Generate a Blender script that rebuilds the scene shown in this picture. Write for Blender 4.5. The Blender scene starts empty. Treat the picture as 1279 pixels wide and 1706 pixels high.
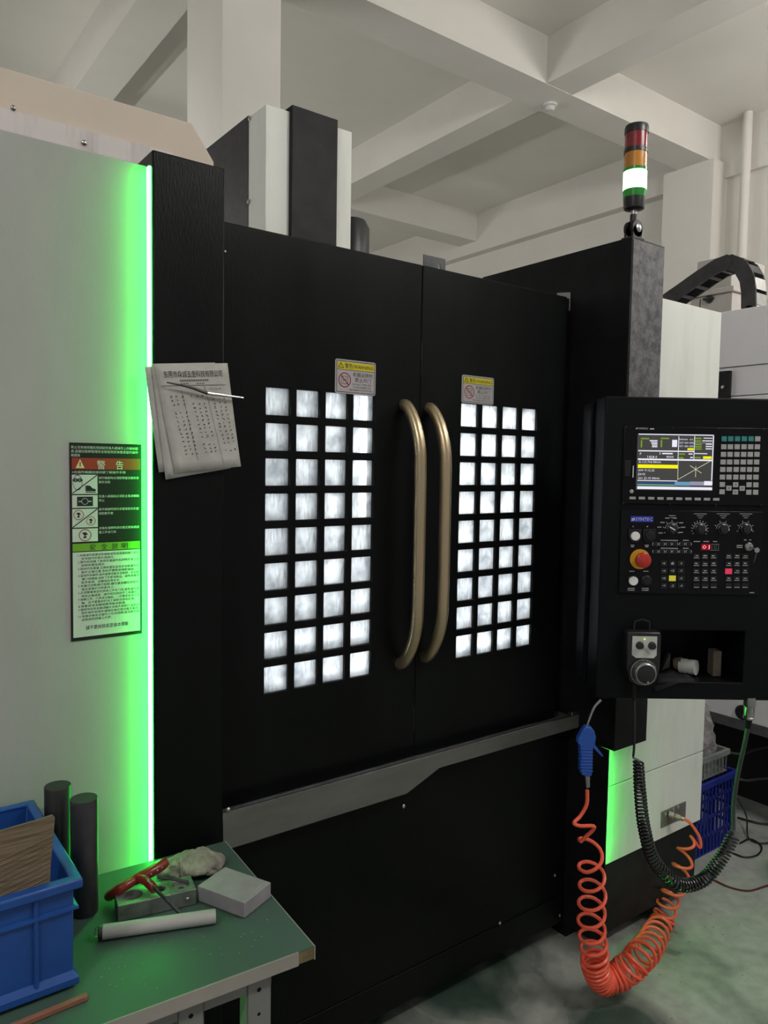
import bpy, math, random
from mathutils import Vector as V, Matrix as MX
random.seed(7)
sc = bpy.context.scene
COL = sc.collection
PI = math.pi

# ------------------------------------------------------------------ camera
W, H, FPX = 1279, 1706, 1261.13
CAM = V((-1.32906, -1.65446, 1.633))
YAW, PITCH, ROLL = math.radians(36.6226), math.radians(-3.4981), math.radians(0.9044)
fwd = V((math.sin(YAW) * math.cos(PITCH), math.cos(YAW) * math.cos(PITCH), math.sin(PITCH)))
right0 = V((math.cos(YAW), -math.sin(YAW), 0))
up0 = right0.cross(fwd)
RIGHT = right0 * math.cos(ROLL) + up0 * math.sin(ROLL)
UP = up0 * math.cos(ROLL) - right0 * math.sin(ROLL)
cd = bpy.data.cameras.new('camera')
cd.sensor_fit = 'VERTICAL'
cd.sensor_height = 36
cd.lens = FPX / H * 36
cd.clip_start = 0.05
cam = bpy.data.objects.new('camera', cd)
COL.objects.link(cam)
cam.matrix_world = MX(((RIGHT.x, UP.x, -fwd.x, CAM.x), (RIGHT.y, UP.y, -fwd.y, CAM.y), (RIGHT.z, UP.z, -fwd.z, CAM.z), (0, 0, 0, 1)))
sc.camera = cam
sc.view_settings.view_transform = 'Standard'
sc.view_settings.look = 'None'
sc.view_settings.gamma = 1
sc.view_settings.use_curve_mapping = False
sc.view_settings.exposure = 0.0

# ------------------------------------------------------------------ light of the hall
wd = bpy.data.worlds.new('hall_ambient')
sc.world = wd
wd.use_nodes = True
bg = wd.node_tree.nodes['Background']
bg.inputs[0].default_value = (1.0, 0.97, 0.93, 1)
bg.inputs[1].default_value = 0.3


ADDED_TUBES = [(-3.3, -1.9, 3.75, 0), (1.3, -2.5, 3.8, 0), (-1.5, 3.9, 2.7, 1), (3.8, -1.2, 3.7, 0), (-0.9, 7.0, 3.0, 1)]   # tubes added out of view to light hall and ceiling, built below


# ------------------------------------------------------------------ photo pixel -> point on a plane of the place
def ray(x, y):
    return RIGHT * ((x - 639.5) / FPX) - UP * ((y - 853) / FPX) + fwd


def at(x, y, ax, val):
    d = ray(x, y)
    return CAM + d * ((val - CAM[ax]) / d[ax])


NH = V((math.sin(YAW), math.cos(YAW), 0))


def atd(x, y, D):
    """point at horizontal distance D ahead of the camera"""
    d = ray(x, y)
    return CAM + d * (D / d.dot(NH))


# ------------------------------------------------------------------ materials
MATS = {}


def N(nt, kind, **kw):
    n = nt.nodes.new(kind)
    for k, v in kw.items():
        setattr(n, k, v)
    return n


def mat(name, col, rough=0.5, metal=0.0, spec=0.5, vary=0.0, vscale=6.0, col2=None, bump=0.0, bscale=200.0, stretch=(1, 1, 1),
        emit=0.0, ecol=None, trans=0.0, coat=0.0, rvary=0.0, detail=4.0, lo=0.35, hi=0.65):
    m = bpy.data.materials.new(name)
    m.use_nodes = True
    nt = m.node_tree
    b = nt.nodes['Principled BSDF']
    c4 = tuple(col) + (1,)
    b.inputs['Base Color'].default_value = c4
    b.inputs['Roughness'].default_value = rough
    b.inputs['Metallic'].default_value = metal
    b.inputs['Specular IOR Level'].default_value = spec
    b.inputs['Coat Weight'].default_value = coat
    b.inputs['Transmission Weight'].default_value = trans
    tc = N(nt, 'ShaderNodeTexCoord')
    mp = N(nt, 'ShaderNodeMapping')
    mp.inputs['Scale'].default_value = stretch
    nt.links.new(tc.outputs['Object'], mp.inputs['Vector'])
    if vary > 0 or col2 is not None or rvary > 0:
        nz = N(nt, 'ShaderNodeTexNoise')
        nz.inputs['Scale'].default_value = vscale
        nz.inputs['Detail'].default_value = detail
        nz.inputs['Roughness'].default_value = 0.62
        nt.links.new(mp.outputs[0], nz.inputs['Vector'])
        rp = N(nt, 'ShaderNodeValToRGB')
        rp.color_ramp.elements[0].position = lo
        rp.color_ramp.elements[1].position = hi
        c2 = tuple(col2) + (1,) if col2 is not None else tuple(max(0, x * (1 - vary)) for x in col) + (1,)
        rp.color_ramp.elements[0].color = c2
        rp.color_ramp.elements[1].color = c4
        nt.links.new(nz.outputs['Fac'], rp.inputs['Fac'])
        nt.links.new(rp.outputs['Color'], b.inputs['Base Color'])
        if rvary:
            mr = N(nt, 'ShaderNodeMapRange')
            mr.inputs['From Min'].default_value = lo
            mr.inputs['From Max'].default_value = hi
            mr.inputs['To Min'].default_value = max(0.03, rough - rvary)
            mr.inputs['To Max'].default_value = rough
            nt.links.new(nz.outputs['Fac'], mr.inputs['Value'])
            nt.links.new(mr.outputs[0], b.inputs['Roughness'])
    if bump > 0:
        n2 = N(nt, 'ShaderNodeTexNoise')
        n2.inputs['Scale'].default_value = bscale
        n2.inputs['Detail'].default_value = 3
        nt.links.new(mp.outputs[0], n2.inputs['Vector'])
        bp = N(nt, 'ShaderNodeBump')
        bp.inputs['Strength'].default_value = bump
        bp.inputs['Distance'].default_value = 0.002
        nt.links.new(n2.outputs['Fac'], bp.inputs['Height'])
        nt.links.new(bp.outputs[0], b.inputs['Normal'])
    if emit > 0:
        b.inputs['Emission Color'].default_value = tuple(ecol or col) + (1,)
        b.inputs['Emission Strength'].default_value = emit
    MATS[name] = m
    return m


mat('black_paint', (0.0045, 0.0062, 0.0056), 0.36, spec=0.13, vary=0.5, vscale=3.0, bump=0.35, bscale=420, stretch=(1, 1, 0.12), rvary=0.08)
mat('black_side', (0.007, 0.007, 0.009), 0.42, spec=0.16, col2=(0.012, 0.012, 0.014), vscale=14, bump=0.6, bscale=300, rvary=0.1)
mat('lit_black_grain', (0.14, 0.14, 0.148), 0.5, spec=0.4, col2=(0.045, 0.045, 0.05), vscale=38, bump=0.5, bscale=150, lo=0.36, hi=0.6, detail=9)  # grey speckle paints grazing light on black paint
mat('pendant_black', (0.004, 0.0048, 0.0064), 0.45, spec=0.13, bump=0.2, bscale=500)
mat('panel_black', (0.005, 0.0055, 0.008), 0.3, spec=0.18, vary=0.3, vscale=20)
mat('white_paint', (0.4, 0.4, 0.385), 0.5, spec=0.3, col2=(0.36, 0.36, 0.345), vscale=5, bump=0.12, bscale=300, stretch=(1, 1, 0.3))
mat('white_dirty', (0.78, 0.8, 0.75), 0.5, spec=0.3, col2=(0.66, 0.68, 0.63), vscale=7, bump=0.1, bscale=200, stretch=(1, 1, 0.22), lo=0.3, hi=0.52, detail=6)
mat('beige_sheet', (0.64, 0.55, 0.46), 0.55, spec=0.3, col2=(0.6, 0.52, 0.44), vscale=4)
mat('drip_sheet', (0.68, 0.63, 0.62), 0.5, spec=0.3, col2=(0.52, 0.48, 0.47), vscale=14, stretch=(1, 1, 0.12), lo=0.3, hi=0.48)
mat('grey_sheet', (0.1, 0.1, 0.11), 0.5, spec=0.4, col2=(0.06, 0.06, 0.07), vscale=22, bump=0.5, bscale=160)
mat('port_plate', (0.22, 0.21, 0.19), 0.45, metal=0.3, vary=0.3, vscale=30)
mat('head_dark', (0.045, 0.045, 0.05), 0.5, spec=0.3, col2=(0.028, 0.028, 0.032), vscale=30, bump=0.7, bscale=200)
mat('plaster', (0.7, 0.68, 0.64), 0.85, spec=0.15, col2=(0.66, 0.64, 0.6), vscale=1.6, bump=0.1, bscale=40)
mat('ceiling_plaster', (0.76, 0.74, 0.69), 0.9, spec=0.1, col2=(0.72, 0.7, 0.65), vscale=0.9, bump=0.08, bscale=40)
mat('sill_steel', (0.17, 0.172, 0.158), 0.45, metal=0.35, spec=0.4, vary=0.25, vscale=4, stretch=(1, 1, 3))
mat('steel', (0.5, 0.5, 0.5), 0.28, metal=1.0, vary=0.2, vscale=30)
mat('brass_nickel', (0.55, 0.55, 0.46), 0.25, metal=1.0)
mat('bronze', (0.6, 0.48, 0.31), 0.33, metal=0.9, vary=0.15, vscale=8, bump=0.08, bscale=700, stretch=(1, 1, 0.1))
mat('liner', (0.7, 0.71, 0.7), 0.5, col2=(0.6, 0.62, 0.63), vscale=4)
mat('led_green', (0.05, 0.6, 0.1), 0.4, emit=34, ecol=(0.03, 1.0, 0.075))
mat('led_green_hidden', (0.05, 0.6, 0.1), 0.4, emit=45, ecol=(0.03, 1.0, 0.08))
mat('led_white', (0.9, 0.9, 0.9), 0.4, emit=6, ecol=(1, 1, 1))
mat('dark_plastic', (0.014, 0.014, 0.016), 0.35, spec=0.5, bump=0.1, bscale=200)
mat('chain_plastic', (0.022, 0.023, 0.025), 0.5, spec=0.4, col2=(0.04, 0.04, 0.042), vscale=15)
mat('paper', (0.5, 0.49, 0.46), 0.8, spec=0.1, col2=(0.42, 0.41, 0.38), vscale=18, bump=0.3, bscale=25)
mat('ink', (0.03, 0.03, 0.035), 0.7, spec=0.1)
mat('pale_ink', (0.13, 0.13, 0.13), 0.7, spec=0.1)
mat('sign_black', (0.012, 0.014, 0.012), 0.4, spec=0.3)
mat('sign_white', (0.56, 0.58, 0.55), 0.45, spec=0.3)
mat('sign_red', (0.3, 0.035, 0.02), 0.45, spec=0.3)
mat('sign_green', (0.16, 0.33, 0.03), 0.45, spec=0.3)
mat('sign_cream', (0.6, 0.55, 0.3), 0.45, spec=0.3)
mat('sign_yellow', (0.6, 0.52, 0.03), 0.4, spec=0.3)
mat('sign_grey', (0.42, 0.4, 0.41), 0.4, spec=0.4)
mat('red_ink', (0.3, 0.02, 0.03), 0.4, spec=0.3)
mat('blue_plastic', (0.016, 0.08, 0.33), 0.38, spec=0.45, vary=0.25, vscale=6, bump=0.1, bscale=60)
mat('basket_blue', (0.02, 0.035, 0.3), 0.4, spec=0.4, vary=0.3, vscale=12)
mat('basket_grey', (0.22, 0.24, 0.23), 0.45, spec=0.4, vary=0.2, vscale=12)
mat('cardboard', (0.2, 0.155, 0.105), 0.85, spec=0.1, col2=(0.13, 0.1, 0.068), vscale=34, stretch=(0.22, 0.25, 3.2), bump=1.0, bscale=70, lo=0.3, hi=0.6)
mat('bench_green', (0.024, 0.08, 0.05), 0.52, spec=0.45, col2=(0.055, 0.105, 0.08), vscale=7, bump=0.05, bscale=200, lo=0.7, hi=0.4, detail=7, rvary=0.1)
mat('bench_edge', (0.34, 0.32, 0.29), 0.55, spec=0.3, vary=0.1)
mat('bench_wood', (0.22, 0.17, 0.09), 0.8, spec=0.2, vary=0.4, vscale=40)
mat('bench_grey', (0.22, 0.225, 0.215), 0.5, spec=0.4, vary=0.12, vscale=10)
mat('bar_black', (0.018, 0.018, 0.02), 0.42, spec=0.5, vary=0.3, vscale=10)
mat('bar_grey', (0.06, 0.056, 0.062), 0.45, metal=0.5, spec=0.5, col2=(0.035, 0.034, 0.04), vscale=9)
mat('block_metal', (0.32, 0.33, 0.32), 0.4, metal=0.6, col2=(0.17, 0.175, 0.17), vscale=28, bump=0.3, bscale=120)
mat('grey_block', (0.33, 0.31, 0.33), 0.6, spec=0.3, col2=(0.26, 0.245, 0.265), vscale=14, bump=0.2, bscale=90)
mat('tube_white', (0.42, 0.41, 0.4), 0.45, spec=0.4, vary=0.1)
mat('glove', (0.36, 0.33, 0.285), 0.95, spec=0.05, col2=(0.2, 0.185, 0.16), vscale=42, bump=1.0, bscale=220)
mat('red_plastic', (0.22, 0.02, 0.012), 0.25, spec=0.5, vary=0.3, vscale=20)
mat('tan_wood', (0.3, 0.14, 0.09), 0.7, spec=0.2, col2=(0.22, 0.1, 0.065), vscale=18, stretch=(0.3, 1, 1))
mat('grey_wood', (0.16, 0.135, 0.11), 0.7, spec=0.2, vary=0.3, vscale=25)
mat('hose_orange', (0.95, 0.14, 0.075), 0.3, spec=0.5)
mat('gun_blue', (0.02, 0.09, 0.42), 0.35, spec=0.5)
mat('cable_black', (0.012, 0.013, 0.014), 0.25, spec=0.8)
mat('cable_grey', (0.05, 0.055, 0.055), 0.45, spec=0.4)
mat('key_grey', (0.42, 0.42, 0.42), 0.45, spec=0.3)
mat('key_teal', (0.05, 0.25, 0.24), 0.45, spec=0.3)
mat('key_dark', (0.014, 0.014, 0.017), 0.45, spec=0.3)
mat('print_white', (0.75, 0.75, 0.78), 0.5, spec=0.2)
mat('print_grey', (0.4, 0.4, 0.42), 0.5, spec=0.2)
mat('button_white', (0.62, 0.6, 0.58), 0.35, spec=0.4, emit=0.12, ecol=(1, 1, 1))
mat('estop_red', (0.5, 0.03, 0.025), 0.3, spec=0.5)
mat('estop_yellow', (0.65, 0.32, 0.02), 0.4, spec=0.4)
mat('logo_blue', (0.015, 0.03, 0.3), 0.4, emit=0.1, ecol=(0.02, 0.05, 0.6))
mat('key_yellow', (0.6, 0.55, 0.05), 0.4, emit=0.25, ecol=(0.8, 0.75, 0.05))
mat('key_red', (0.5, 0.03, 0.08), 0.4, emit=0.4, ecol=(0.9, 0.05, 0.12))
mat('lcd_dark', (0.01, 0.01, 0.01), 0.25, emit=0.045, ecol=(1, 0.98, 0.95))
for nm, c, e in (('lcd_white', (0.88, 0.88, 1.0), 0.95), ('lcd_yellow', (0.95, 0.88, 0.0), 1.0), ('lcd_green', (0.25, 0.42, 0.03), 0.7), ('lcd_blue', (0.01, 0.08, 0.42), 0.8),
                 ('lcd_mint', (0.25, 0.8, 0.35), 0.8), ('lcd_cyan', (0.17, 0.4, 0.6), 0.8), ('lcd_grey', (0.36, 0.36, 0.5), 0.8), ('lcd_teal', (0.3, 0.75, 0.7), 0.8), ('lcd_line', (0.9, 0.88, 0.6), 0.8),
                 ('segment_red', (1.0, 0.25, 0.25), 1.6), ('segment_back', (0.35, 0.0, 0.02), 0.6), ('lamp_lime', (0.5, 0.9, 0.1), 1.0)):
    mat(nm, (0.01, 0.01, 0.01), 0.3, spec=0.2, emit=e, ecol=c)
mat('lens_red', (0.28, 0.012, 0.025), 0.2, spec=0.5, coat=0.4, vary=0.35, vscale=60, stretch=(1, 1, 0.01))
mat('lens_amber', (0.68, 0.27, 0.03), 0.2, spec=0.5, coat=0.4, vary=0.3, vscale=60, stretch=(1, 1, 0.01))
mat('lens_green', (0.3, 0.9, 0.45), 0.2, emit=5, ecol=(0.42, 1.0, 0.5))
mat('lens_green_dim', (0.02, 0.16, 0.03), 0.2, spec=0.5, emit=0.06, ecol=(0.05, 1, 0.05))
mat('wax_red', (0.1, 0.01, 0.01), 0.4)
mat('rag', (0.03, 0.03, 0.033), 0.95, spec=0.05, vary=0.3, vscale=40, bump=0.5, bscale=150)
mat('far_white', (0.76, 0.75, 0.78), 0.5, spec=0.3, vary=0.04, vscale=3)
mat('cabinet_beige', (0.42, 0.4, 0.37), 0.55, spec=0.3, vary=0.05, vscale=3)
mat('smoke_white', (0.6, 0.6, 0.58), 0.5)
mat('dark_void', (0.008, 0.008, 0.009), 0.7, spec=0.2)
mat('rubber', (0.012, 0.012, 0.012), 0.7, spec=0.2)


def floor_mat():
    m = mat('floor_concrete', (0.15, 0.16, 0.15), 0.5, spec=0.4, bump=0.08, bscale=60)
    nt = m.node_tree
    b = nt.nodes['Principled BSDF']
    tc = N(nt, 'ShaderNodeTexCoord')
    a = N(nt, 'ShaderNodeTexNoise'); a.inputs['Scale'].default_value = 2.1; a.inputs['Detail'].default_value = 3.5; a.inputs['Distortion'].default_value = 0.6
    c = N(nt, 'ShaderNodeTexNoise'); c.inputs['Scale'].default_value = 22; c.inputs['Detail'].default_value = 6
    for t in (a, c):
        nt.links.new(tc.outputs['Object'], t.inputs['Vector'])
    r1 = N(nt, 'ShaderNodeValToRGB')
    e = r1.color_ramp.elements
    e[0].position = 0.4; e[0].color = (0.055, 0.09, 0.07, 1)
    e[1].position = 0.56; e[1].color = (0.38, 0.395, 0.365, 1)
    nt.links.new(a.outputs['Fac'], r1.inputs['Fac'])
    r2 = N(nt, 'ShaderNodeValToRGB')
    e = r2.color_ramp.elements
    e[0].position = 0.3; e[0].color = (0.84, 0.84, 0.84, 1)
    e[1].position = 0.65; e[1].color = (1.1, 1.1, 1.1, 1)
    nt.links.new(c.outputs['Fac'], r2.inputs['Fac'])
    mx = N(nt, 'ShaderNodeMixRGB'); mx.blend_type = 'MULTIPLY'; mx.inputs['Fac'].default_value = 1
    nt.links.new(r1.outputs[0], mx.inputs[1]); nt.links.new(r2.outputs[0], mx.inputs[2])
    nt.links.new(mx.outputs[0], b.inputs['Base Color'])
    r3 = N(nt, 'ShaderNodeMapRange')
    for k, v in (('From Min', 0.42), ('From Max', 0.56), ('To Min', 0.14), ('To Max', 0.5)):
        r3.inputs[k].default_value = v
    nt.links.new(a.outputs['Fac'], r3.inputs['Value']); nt.links.new(r3.outputs[0], b.inputs['Roughness'])


floor_mat()


def pane_mat():
    """oil-smeared polycarbonate: scatters the work light behind it, runs and smears differ from pane to pane"""
    m = bpy.data.materials.new('smeared_pane'); m.use_nodes = True
    nt = m.node_tree; nt.nodes.clear()
    out = N(nt, 'ShaderNodeOutputMaterial')
    tc = N(nt, 'ShaderNodeTexCoord'); oi = N(nt, 'ShaderNodeObjectInfo')
    cx = N(nt, 'ShaderNodeCombineXYZ')
    ml = N(nt, 'ShaderNodeMath'); ml.operation = 'MULTIPLY'; ml.inputs[1].default_value = 37.0
    nt.links.new(oi.outputs['Random'], ml.inputs[0]); nt.links.new(ml.outputs[0], cx.inputs[1])
    add = N(nt, 'ShaderNodeVectorMath'); add.operation = 'ADD'
    nt.links.new(tc.outputs['Object'], add.inputs[0]); nt.links.new(cx.outputs[0], add.inputs[1])
    mp = N(nt, 'ShaderNodeMapping'); mp.inputs['Scale'].default_value = (190, 1, 26)
    nt.links.new(add.outputs[0], mp.inputs['Vector'])
    runs = N(nt, 'ShaderNodeTexNoise'); runs.inputs['Scale'].default_value = 1; runs.inputs['Detail'].default_value = 4
    nt.links.new(mp.outputs[0], runs.inputs['Vector'])
    mp2 = N(nt, 'ShaderNodeMapping'); mp2.inputs['Scale'].default_value = (22, 1, 22)
    nt.links.new(add.outputs[0], mp2.inputs['Vector'])
    blot = N(nt, 'ShaderNodeTexNoise'); blot.inputs['Scale'].default_value = 1; blot.inputs['Detail'].default_value = 6
    nt.links.new(mp2.outputs[0], blot.inputs['Vector'])
    # strength of the runs differs per pane
    mr = N(nt, 'ShaderNodeMapRange'); mr.inputs['From Min'].default_value = 0.42; mr.inputs['From Max'].default_value = 0.62
    nt.links.new(blot.outputs['Fac'], mr.inputs['Value'])
    mixf = N(nt, 'ShaderNodeMixRGB')
    nt.links.new(mr.outputs[0], mixf.inputs['Fac']); nt.links.new(blot.outputs['Color'], mixf.inputs[1]); nt.links.new(runs.outputs['Color'], mixf.inputs[2])
    bw = N(nt, 'ShaderNodeRGBToBW'); nt.links.new(mixf.outputs[0], bw.inputs[0])
    rp = N(nt, 'ShaderNodeValToRGB')
    e = rp.color_ramp.elements
    e[0].position = 0.36; e[0].color = (0.42, 0.44, 0.46, 1)
    e[1].position = 0.58; e[1].color = (0.93, 0.94, 0.95, 1)
    nt.links.new(bw.outputs[0], rp.inputs['Fac'])
    tl = N(nt, 'ShaderNodeBsdfTranslucent'); nt.links.new(rp.outputs[0], tl.inputs['Color'])
    tp = N(nt, 'ShaderNodeBsdfTransparent'); tp.inputs[0].default_value = (0.9, 0.92, 0.92, 1)
    m1 = N(nt, 'ShaderNodeMixShader'); m1.inputs[0].default_value = 0.22
    nt.links.new(tl.outputs[0], m1.inputs[1]); nt.links.new(tp.outputs[0], m1.inputs[2])
    gl = N(nt, 'ShaderNodeBsdfGlossy'); gl.inputs['Roughness'].default_value = 0.25
    m2 = N(nt, 'ShaderNodeMixShader'); m2.inputs[0].default_value = 0.05
    nt.links.new(m1.outputs[0], m2.inputs[1]); nt.links.new(gl.outputs[0], m2.inputs[2])
    nt.links.new(m2.outputs[0], out.inputs['Surface'])
    MATS['smeared_pane'] = m


pane_mat()


def film_mat():
    m = bpy.data.materials.new('clear_film'); m.use_nodes = True
    nt = m.node_tree; nt.nodes.clear()
    out = N(nt, 'ShaderNodeOutputMaterial')
    tp = N(nt, 'ShaderNodeBsdfTransparent'); df = N(nt, 'ShaderNodeBsdfDiffuse'); gl = N(nt, 'ShaderNodeBsdfGlossy')
    df.inputs[0].default_value = (0.45, 0.42, 0.42, 1); gl.inputs['Roughness'].default_value = 0.15
    tc = N(nt, 'ShaderNodeTexCoord'); nz = N(nt, 'ShaderNodeTexNoise'); nz.inputs['Scale'].default_value = 45; nz.inputs['Detail'].default_value = 5
    nt.links.new(tc.outputs['Object'], nz.inputs['Vector'])
    m1 = N(nt, 'ShaderNodeMixShader'); nt.links.new(nz.outputs['Fac'], m1.inputs[0])
    nt.links.new(tp.outputs[0], m1.inputs[1]); nt.links.new(df.outputs[0], m1.inputs[2])
    m2 = N(nt, 'ShaderNodeMixShader'); m2.inputs[0].default_value = 0.15
    nt.links.new(m1.outputs[0], m2.inputs[1]); nt.links.new(gl.outputs[0], m2.inputs[2])
    nt.links.new(m2.outputs[0], out.inputs['Surface'])
    MATS['clear_film'] = m


film_mat()

# ------------------------------------------------------------------ mesh building


PRINT = {'lettering', 'white_lettering', 'black_lettering', 'key_symbols', 'panel_print', 'handwriting', 'heading', 'jog_lettering', 'dial_marks', 'screen_text', 'screen_readout', 'arrow_marks'}


class MB:
    """collects shapes, links them as ONE mesh object"""

    def __init__(s, F=None):
        s.v, s.f, s.F = [], [], F

    def add(s, vs, fs):
        n = len(s.v)
        for p in vs:
            p = V(p)
            s.v.append(s.F @ p if s.F is not None else p)
        s.f += [tuple(i + n for i in f) for f in fs]
        return s

    def box(s, x0, x1, y0, y1, z0, z1):
        return s.add([(x0, y0, z0), (x1, y0, z0), (x1, y1, z0), (x0, y1, z0), (x0, y0, z1), (x1, y0, z1), (x1, y1, z1), (x0, y1, z1)],
                     [(0, 3, 2, 1), (4, 5, 6, 7), (0, 1, 5, 4), (1, 2, 6, 5), (2, 3, 7, 6), (3, 0, 4, 7)])

    def prism(s, pts, d0, d1, ax=1):
        """polygon pts in the plane across axis ax, extruded d0..d1"""
        n = len(pts)

        def q(a, b, d):
            return (d, a, b) if ax == 0 else ((a, d, b) if ax == 1 else (a, b, d))
        vs = [q(a, b, d0) for a, b in pts] + [q(a, b, d1) for a, b in pts]
        fs = [tuple(range(n)), tuple(range(2 * n - 1, n - 1, -1))] + [(i, i + n, (i + 1) % n + n, (i + 1) % n) for i in range(n)]
        return s.add(vs, fs)

    def loft(s, rings, cap=True, closed=True):
        n = len(rings[0])
        vs = [p for r in rings for p in r]
        fs = []
        for k in range(len(rings) - 1):
            for i in range(n if closed else n - 1):
                j = (i + 1) % n
                fs.append((k * n + i, k * n + j, (k + 1) * n + j, (k + 1) * n + i))
        if cap:
            fs.append(tuple(range(n - 1, -1, -1)))
            fs.append(tuple(range((len(rings) - 1) * n, len(rings) * n)))
        return s.add(vs, fs)

    def tube(s, pts, r, n=10, flat=1.0, cap=True):
        pts = [V(p) for p in pts]
        rs = r if isinstance(r, (list, tuple)) else [r] * len(pts)
        rings = []
        nrm = None
        for i, p in enumerate(pts):
            t = (pts[min(i + 1, len(pts) - 1)] - pts[max(i - 1, 0)]).normalized()
            if nrm is None:
                a = V((0, 0, 1)) if abs(t.z) < 0.9 else V((1, 0, 0))
                nrm = t.cross(a).normalized()
            else:
                nrm = (nrm - t * nrm.dot(t)).normalized()
            b = t.cross(nrm)
            rings.append([p + (nrm * math.cos(2 * PI * k / n) * flat + b * math.sin(2 * PI * k / n)) * rs[i] for k in range(n)])
        return s.loft(rings, cap)

    def cyl(s, p0, p1, r0, r1=None, n=24):
        return s.tube([p0, p1], [r0, r0 if r1 is None else r1], n)

    def lathe(s, prof, c, axis=(0, 0, 1), n=28):
        axis = V(axis).normalized()
        a = V((0, 0, 1)) if abs(axis.z) < 0.9 else V((1, 0, 0))
        u = axis.cross(a).normalized(); w = axis.cross(u)
        rings = [[V(c) + axis * h + (u * math.cos(2 * PI * k / n) + w * math.sin(2 * PI * k / n)) * max(r, 1e-4) for k in range(n)] for r, h in prof]
        return s.loft(rings)

    def ball(s, c, r, n=14, m=8, sc=(1, 1, 1)):
        rings = []
        for j in range(m + 1):
            a = PI * j / m
            rr = max(math.sin(a), 0.01)
            rings.append([V(c) + V((math.cos(2 * PI * k / n) * rr * r * sc[0], math.sin(2 * PI * k / n) * rr * r * sc[1], math.cos(a) * r * sc[2])) for k in range(n)])
        return s.loft(rings)

    def plate(s, xc, zc, holes, y0, y1):
        """slab in x/z between y0 and y1, cut on the grid lines xc, zc; holes = set of open cells"""
        nx, nz = len(xc), len(zc)
        vs = [(x, y, z) for y in (y0, y1) for z in zc for x in xc]
        fs = []

        def I(k, j, i):
            return (k * nz + j) * nx + i

        def solid(i, j):
            return 0 <= i < nx - 1 and 0 <= j < nz - 1 and (i, j) not in holes
        for j in range(nz - 1):
            for i in range(nx - 1):
                if not solid(i, j):
                    continue
                fs.append((I(0, j, i), I(0, j, i + 1), I(0, j + 1, i + 1), I(0, j + 1, i)))
                fs.append((I(1, j, i), I(1, j + 1, i), I(1, j + 1, i + 1), I(1, j, i + 1)))
                if not solid(i - 1, j): fs.append((I(0, j, i), I(0, j + 1, i), I(1, j + 1, i), I(1, j, i)))
                if not solid(i + 1, j): fs.append((I(0, j, i + 1), I(1, j, i + 1), I(1, j + 1, i + 1), I(0, j + 1, i + 1)))
                if not solid(i, j - 1): fs.append((I(0, j, i), I(1, j, i), I(1, j, i + 1), I(0, j, i + 1)))
                if not solid(i, j + 1): fs.append((I(0, j + 1, i), I(0, j + 1, i + 1), I(1, j + 1, i + 1), I(1, j + 1, i)))
        return s.add(vs, fs)

    def text(s, body, x, y, h, c=0.0, align='l', width=None, slant=0.0):
        """flat lettering in the local x/y plane at height c; h = letter height"""
        cu = bpy.data.curves.new('t', 'FONT')
        cu.body = body; cu.resolution_u = 1; cu.size = 1.0
        o = bpy.data.objects.new('t', cu)
        me = o.to_mesh()
        vs = [tuple(p.co) for p in me.vertices]
        fs = [tuple(p.vertices) for p in me.polygons]
        o.to_mesh_clear()
        bpy.data.objects.remove(o); bpy.data.curves.remove(cu)
        if not vs:
            return s
        xs = [p[0] for p in vs]
        x0, x1 = min(xs), max(xs)
        ky = h / 0.86 if any(ord(ch) > 0x2000 for ch in body) else h / 0.7
        kx = (width / (x1 - x0)) if width else ky
        ox = x - (x0 * kx if align == 'l' else ((x0 + x1) / 2 * kx if align == 'c' else x1 * kx))
        return s.add([(ox + p[0] * kx + slant * p[1] * ky, y + p[1] * ky, c) for p in vs], fs)

    def rect(s, x0, x1, y0, y1, c=0.0):
        return s.add([(x0, y0, c), (x1, y0, c), (x1, y1, c), (x0, y1, c)], [(0, 1, 2, 3)])

    def ring(s, x, y, r0, r1, c=0.0, n=24, sy=1.0, a0=0.0, a1=2 * PI):
        full = abs(a1 - a0 - 2 * PI) < 1e-6
        k = n if full else n + 1
        vs = []
        for i in range(k):
            a = a0 + (a1 - a0) * i / n
            for r in (r0, r1):
                vs.append((x + math.cos(a) * r, y + math.sin(a) * r * sy, c))
        fs = [(2 * i, 2 * i + 1, 2 * ((i + 1) % k) + 1, 2 * ((i + 1) % k)) for i in range(n)]
        return s.add(vs, fs)

    def disc(s, x, y, r, c=0.0, n=20, sy=1.0):
        return s.add([(x + math.cos(2 * PI * i / n) * r, y + math.sin(2 * PI * i / n) * r * sy, c) for i in range(n)], [tuple(range(n))])

    def seg(s, x0, y0, x1, y1, w, c=0.0):
        d = V((x1 - x0, y1 - y0)); d.normalize()
        n = V((-d.y, d.x)) * (w / 2)
        return s.add([(x0 + n.x, y0 + n.y, c), (x0 - n.x, y0 - n.y, c), (x1 - n.x, y1 - n.y, c), (x1 + n.x, y1 + n.y, c)], [(0, 1, 2, 3)])

    def mesh(s, name, smooth=False, angle=35):
        me = bpy.data.meshes.new(name)
        me.from_pydata([tuple(p) for p in s.v], [], s.f)
        me.validate()
        if smooth:
            me.polygons.foreach_set('use_smooth', [True] * len(me.polygons))
            me.set_sharp_from_angle(angle=math.radians(angle))
        return me

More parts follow.
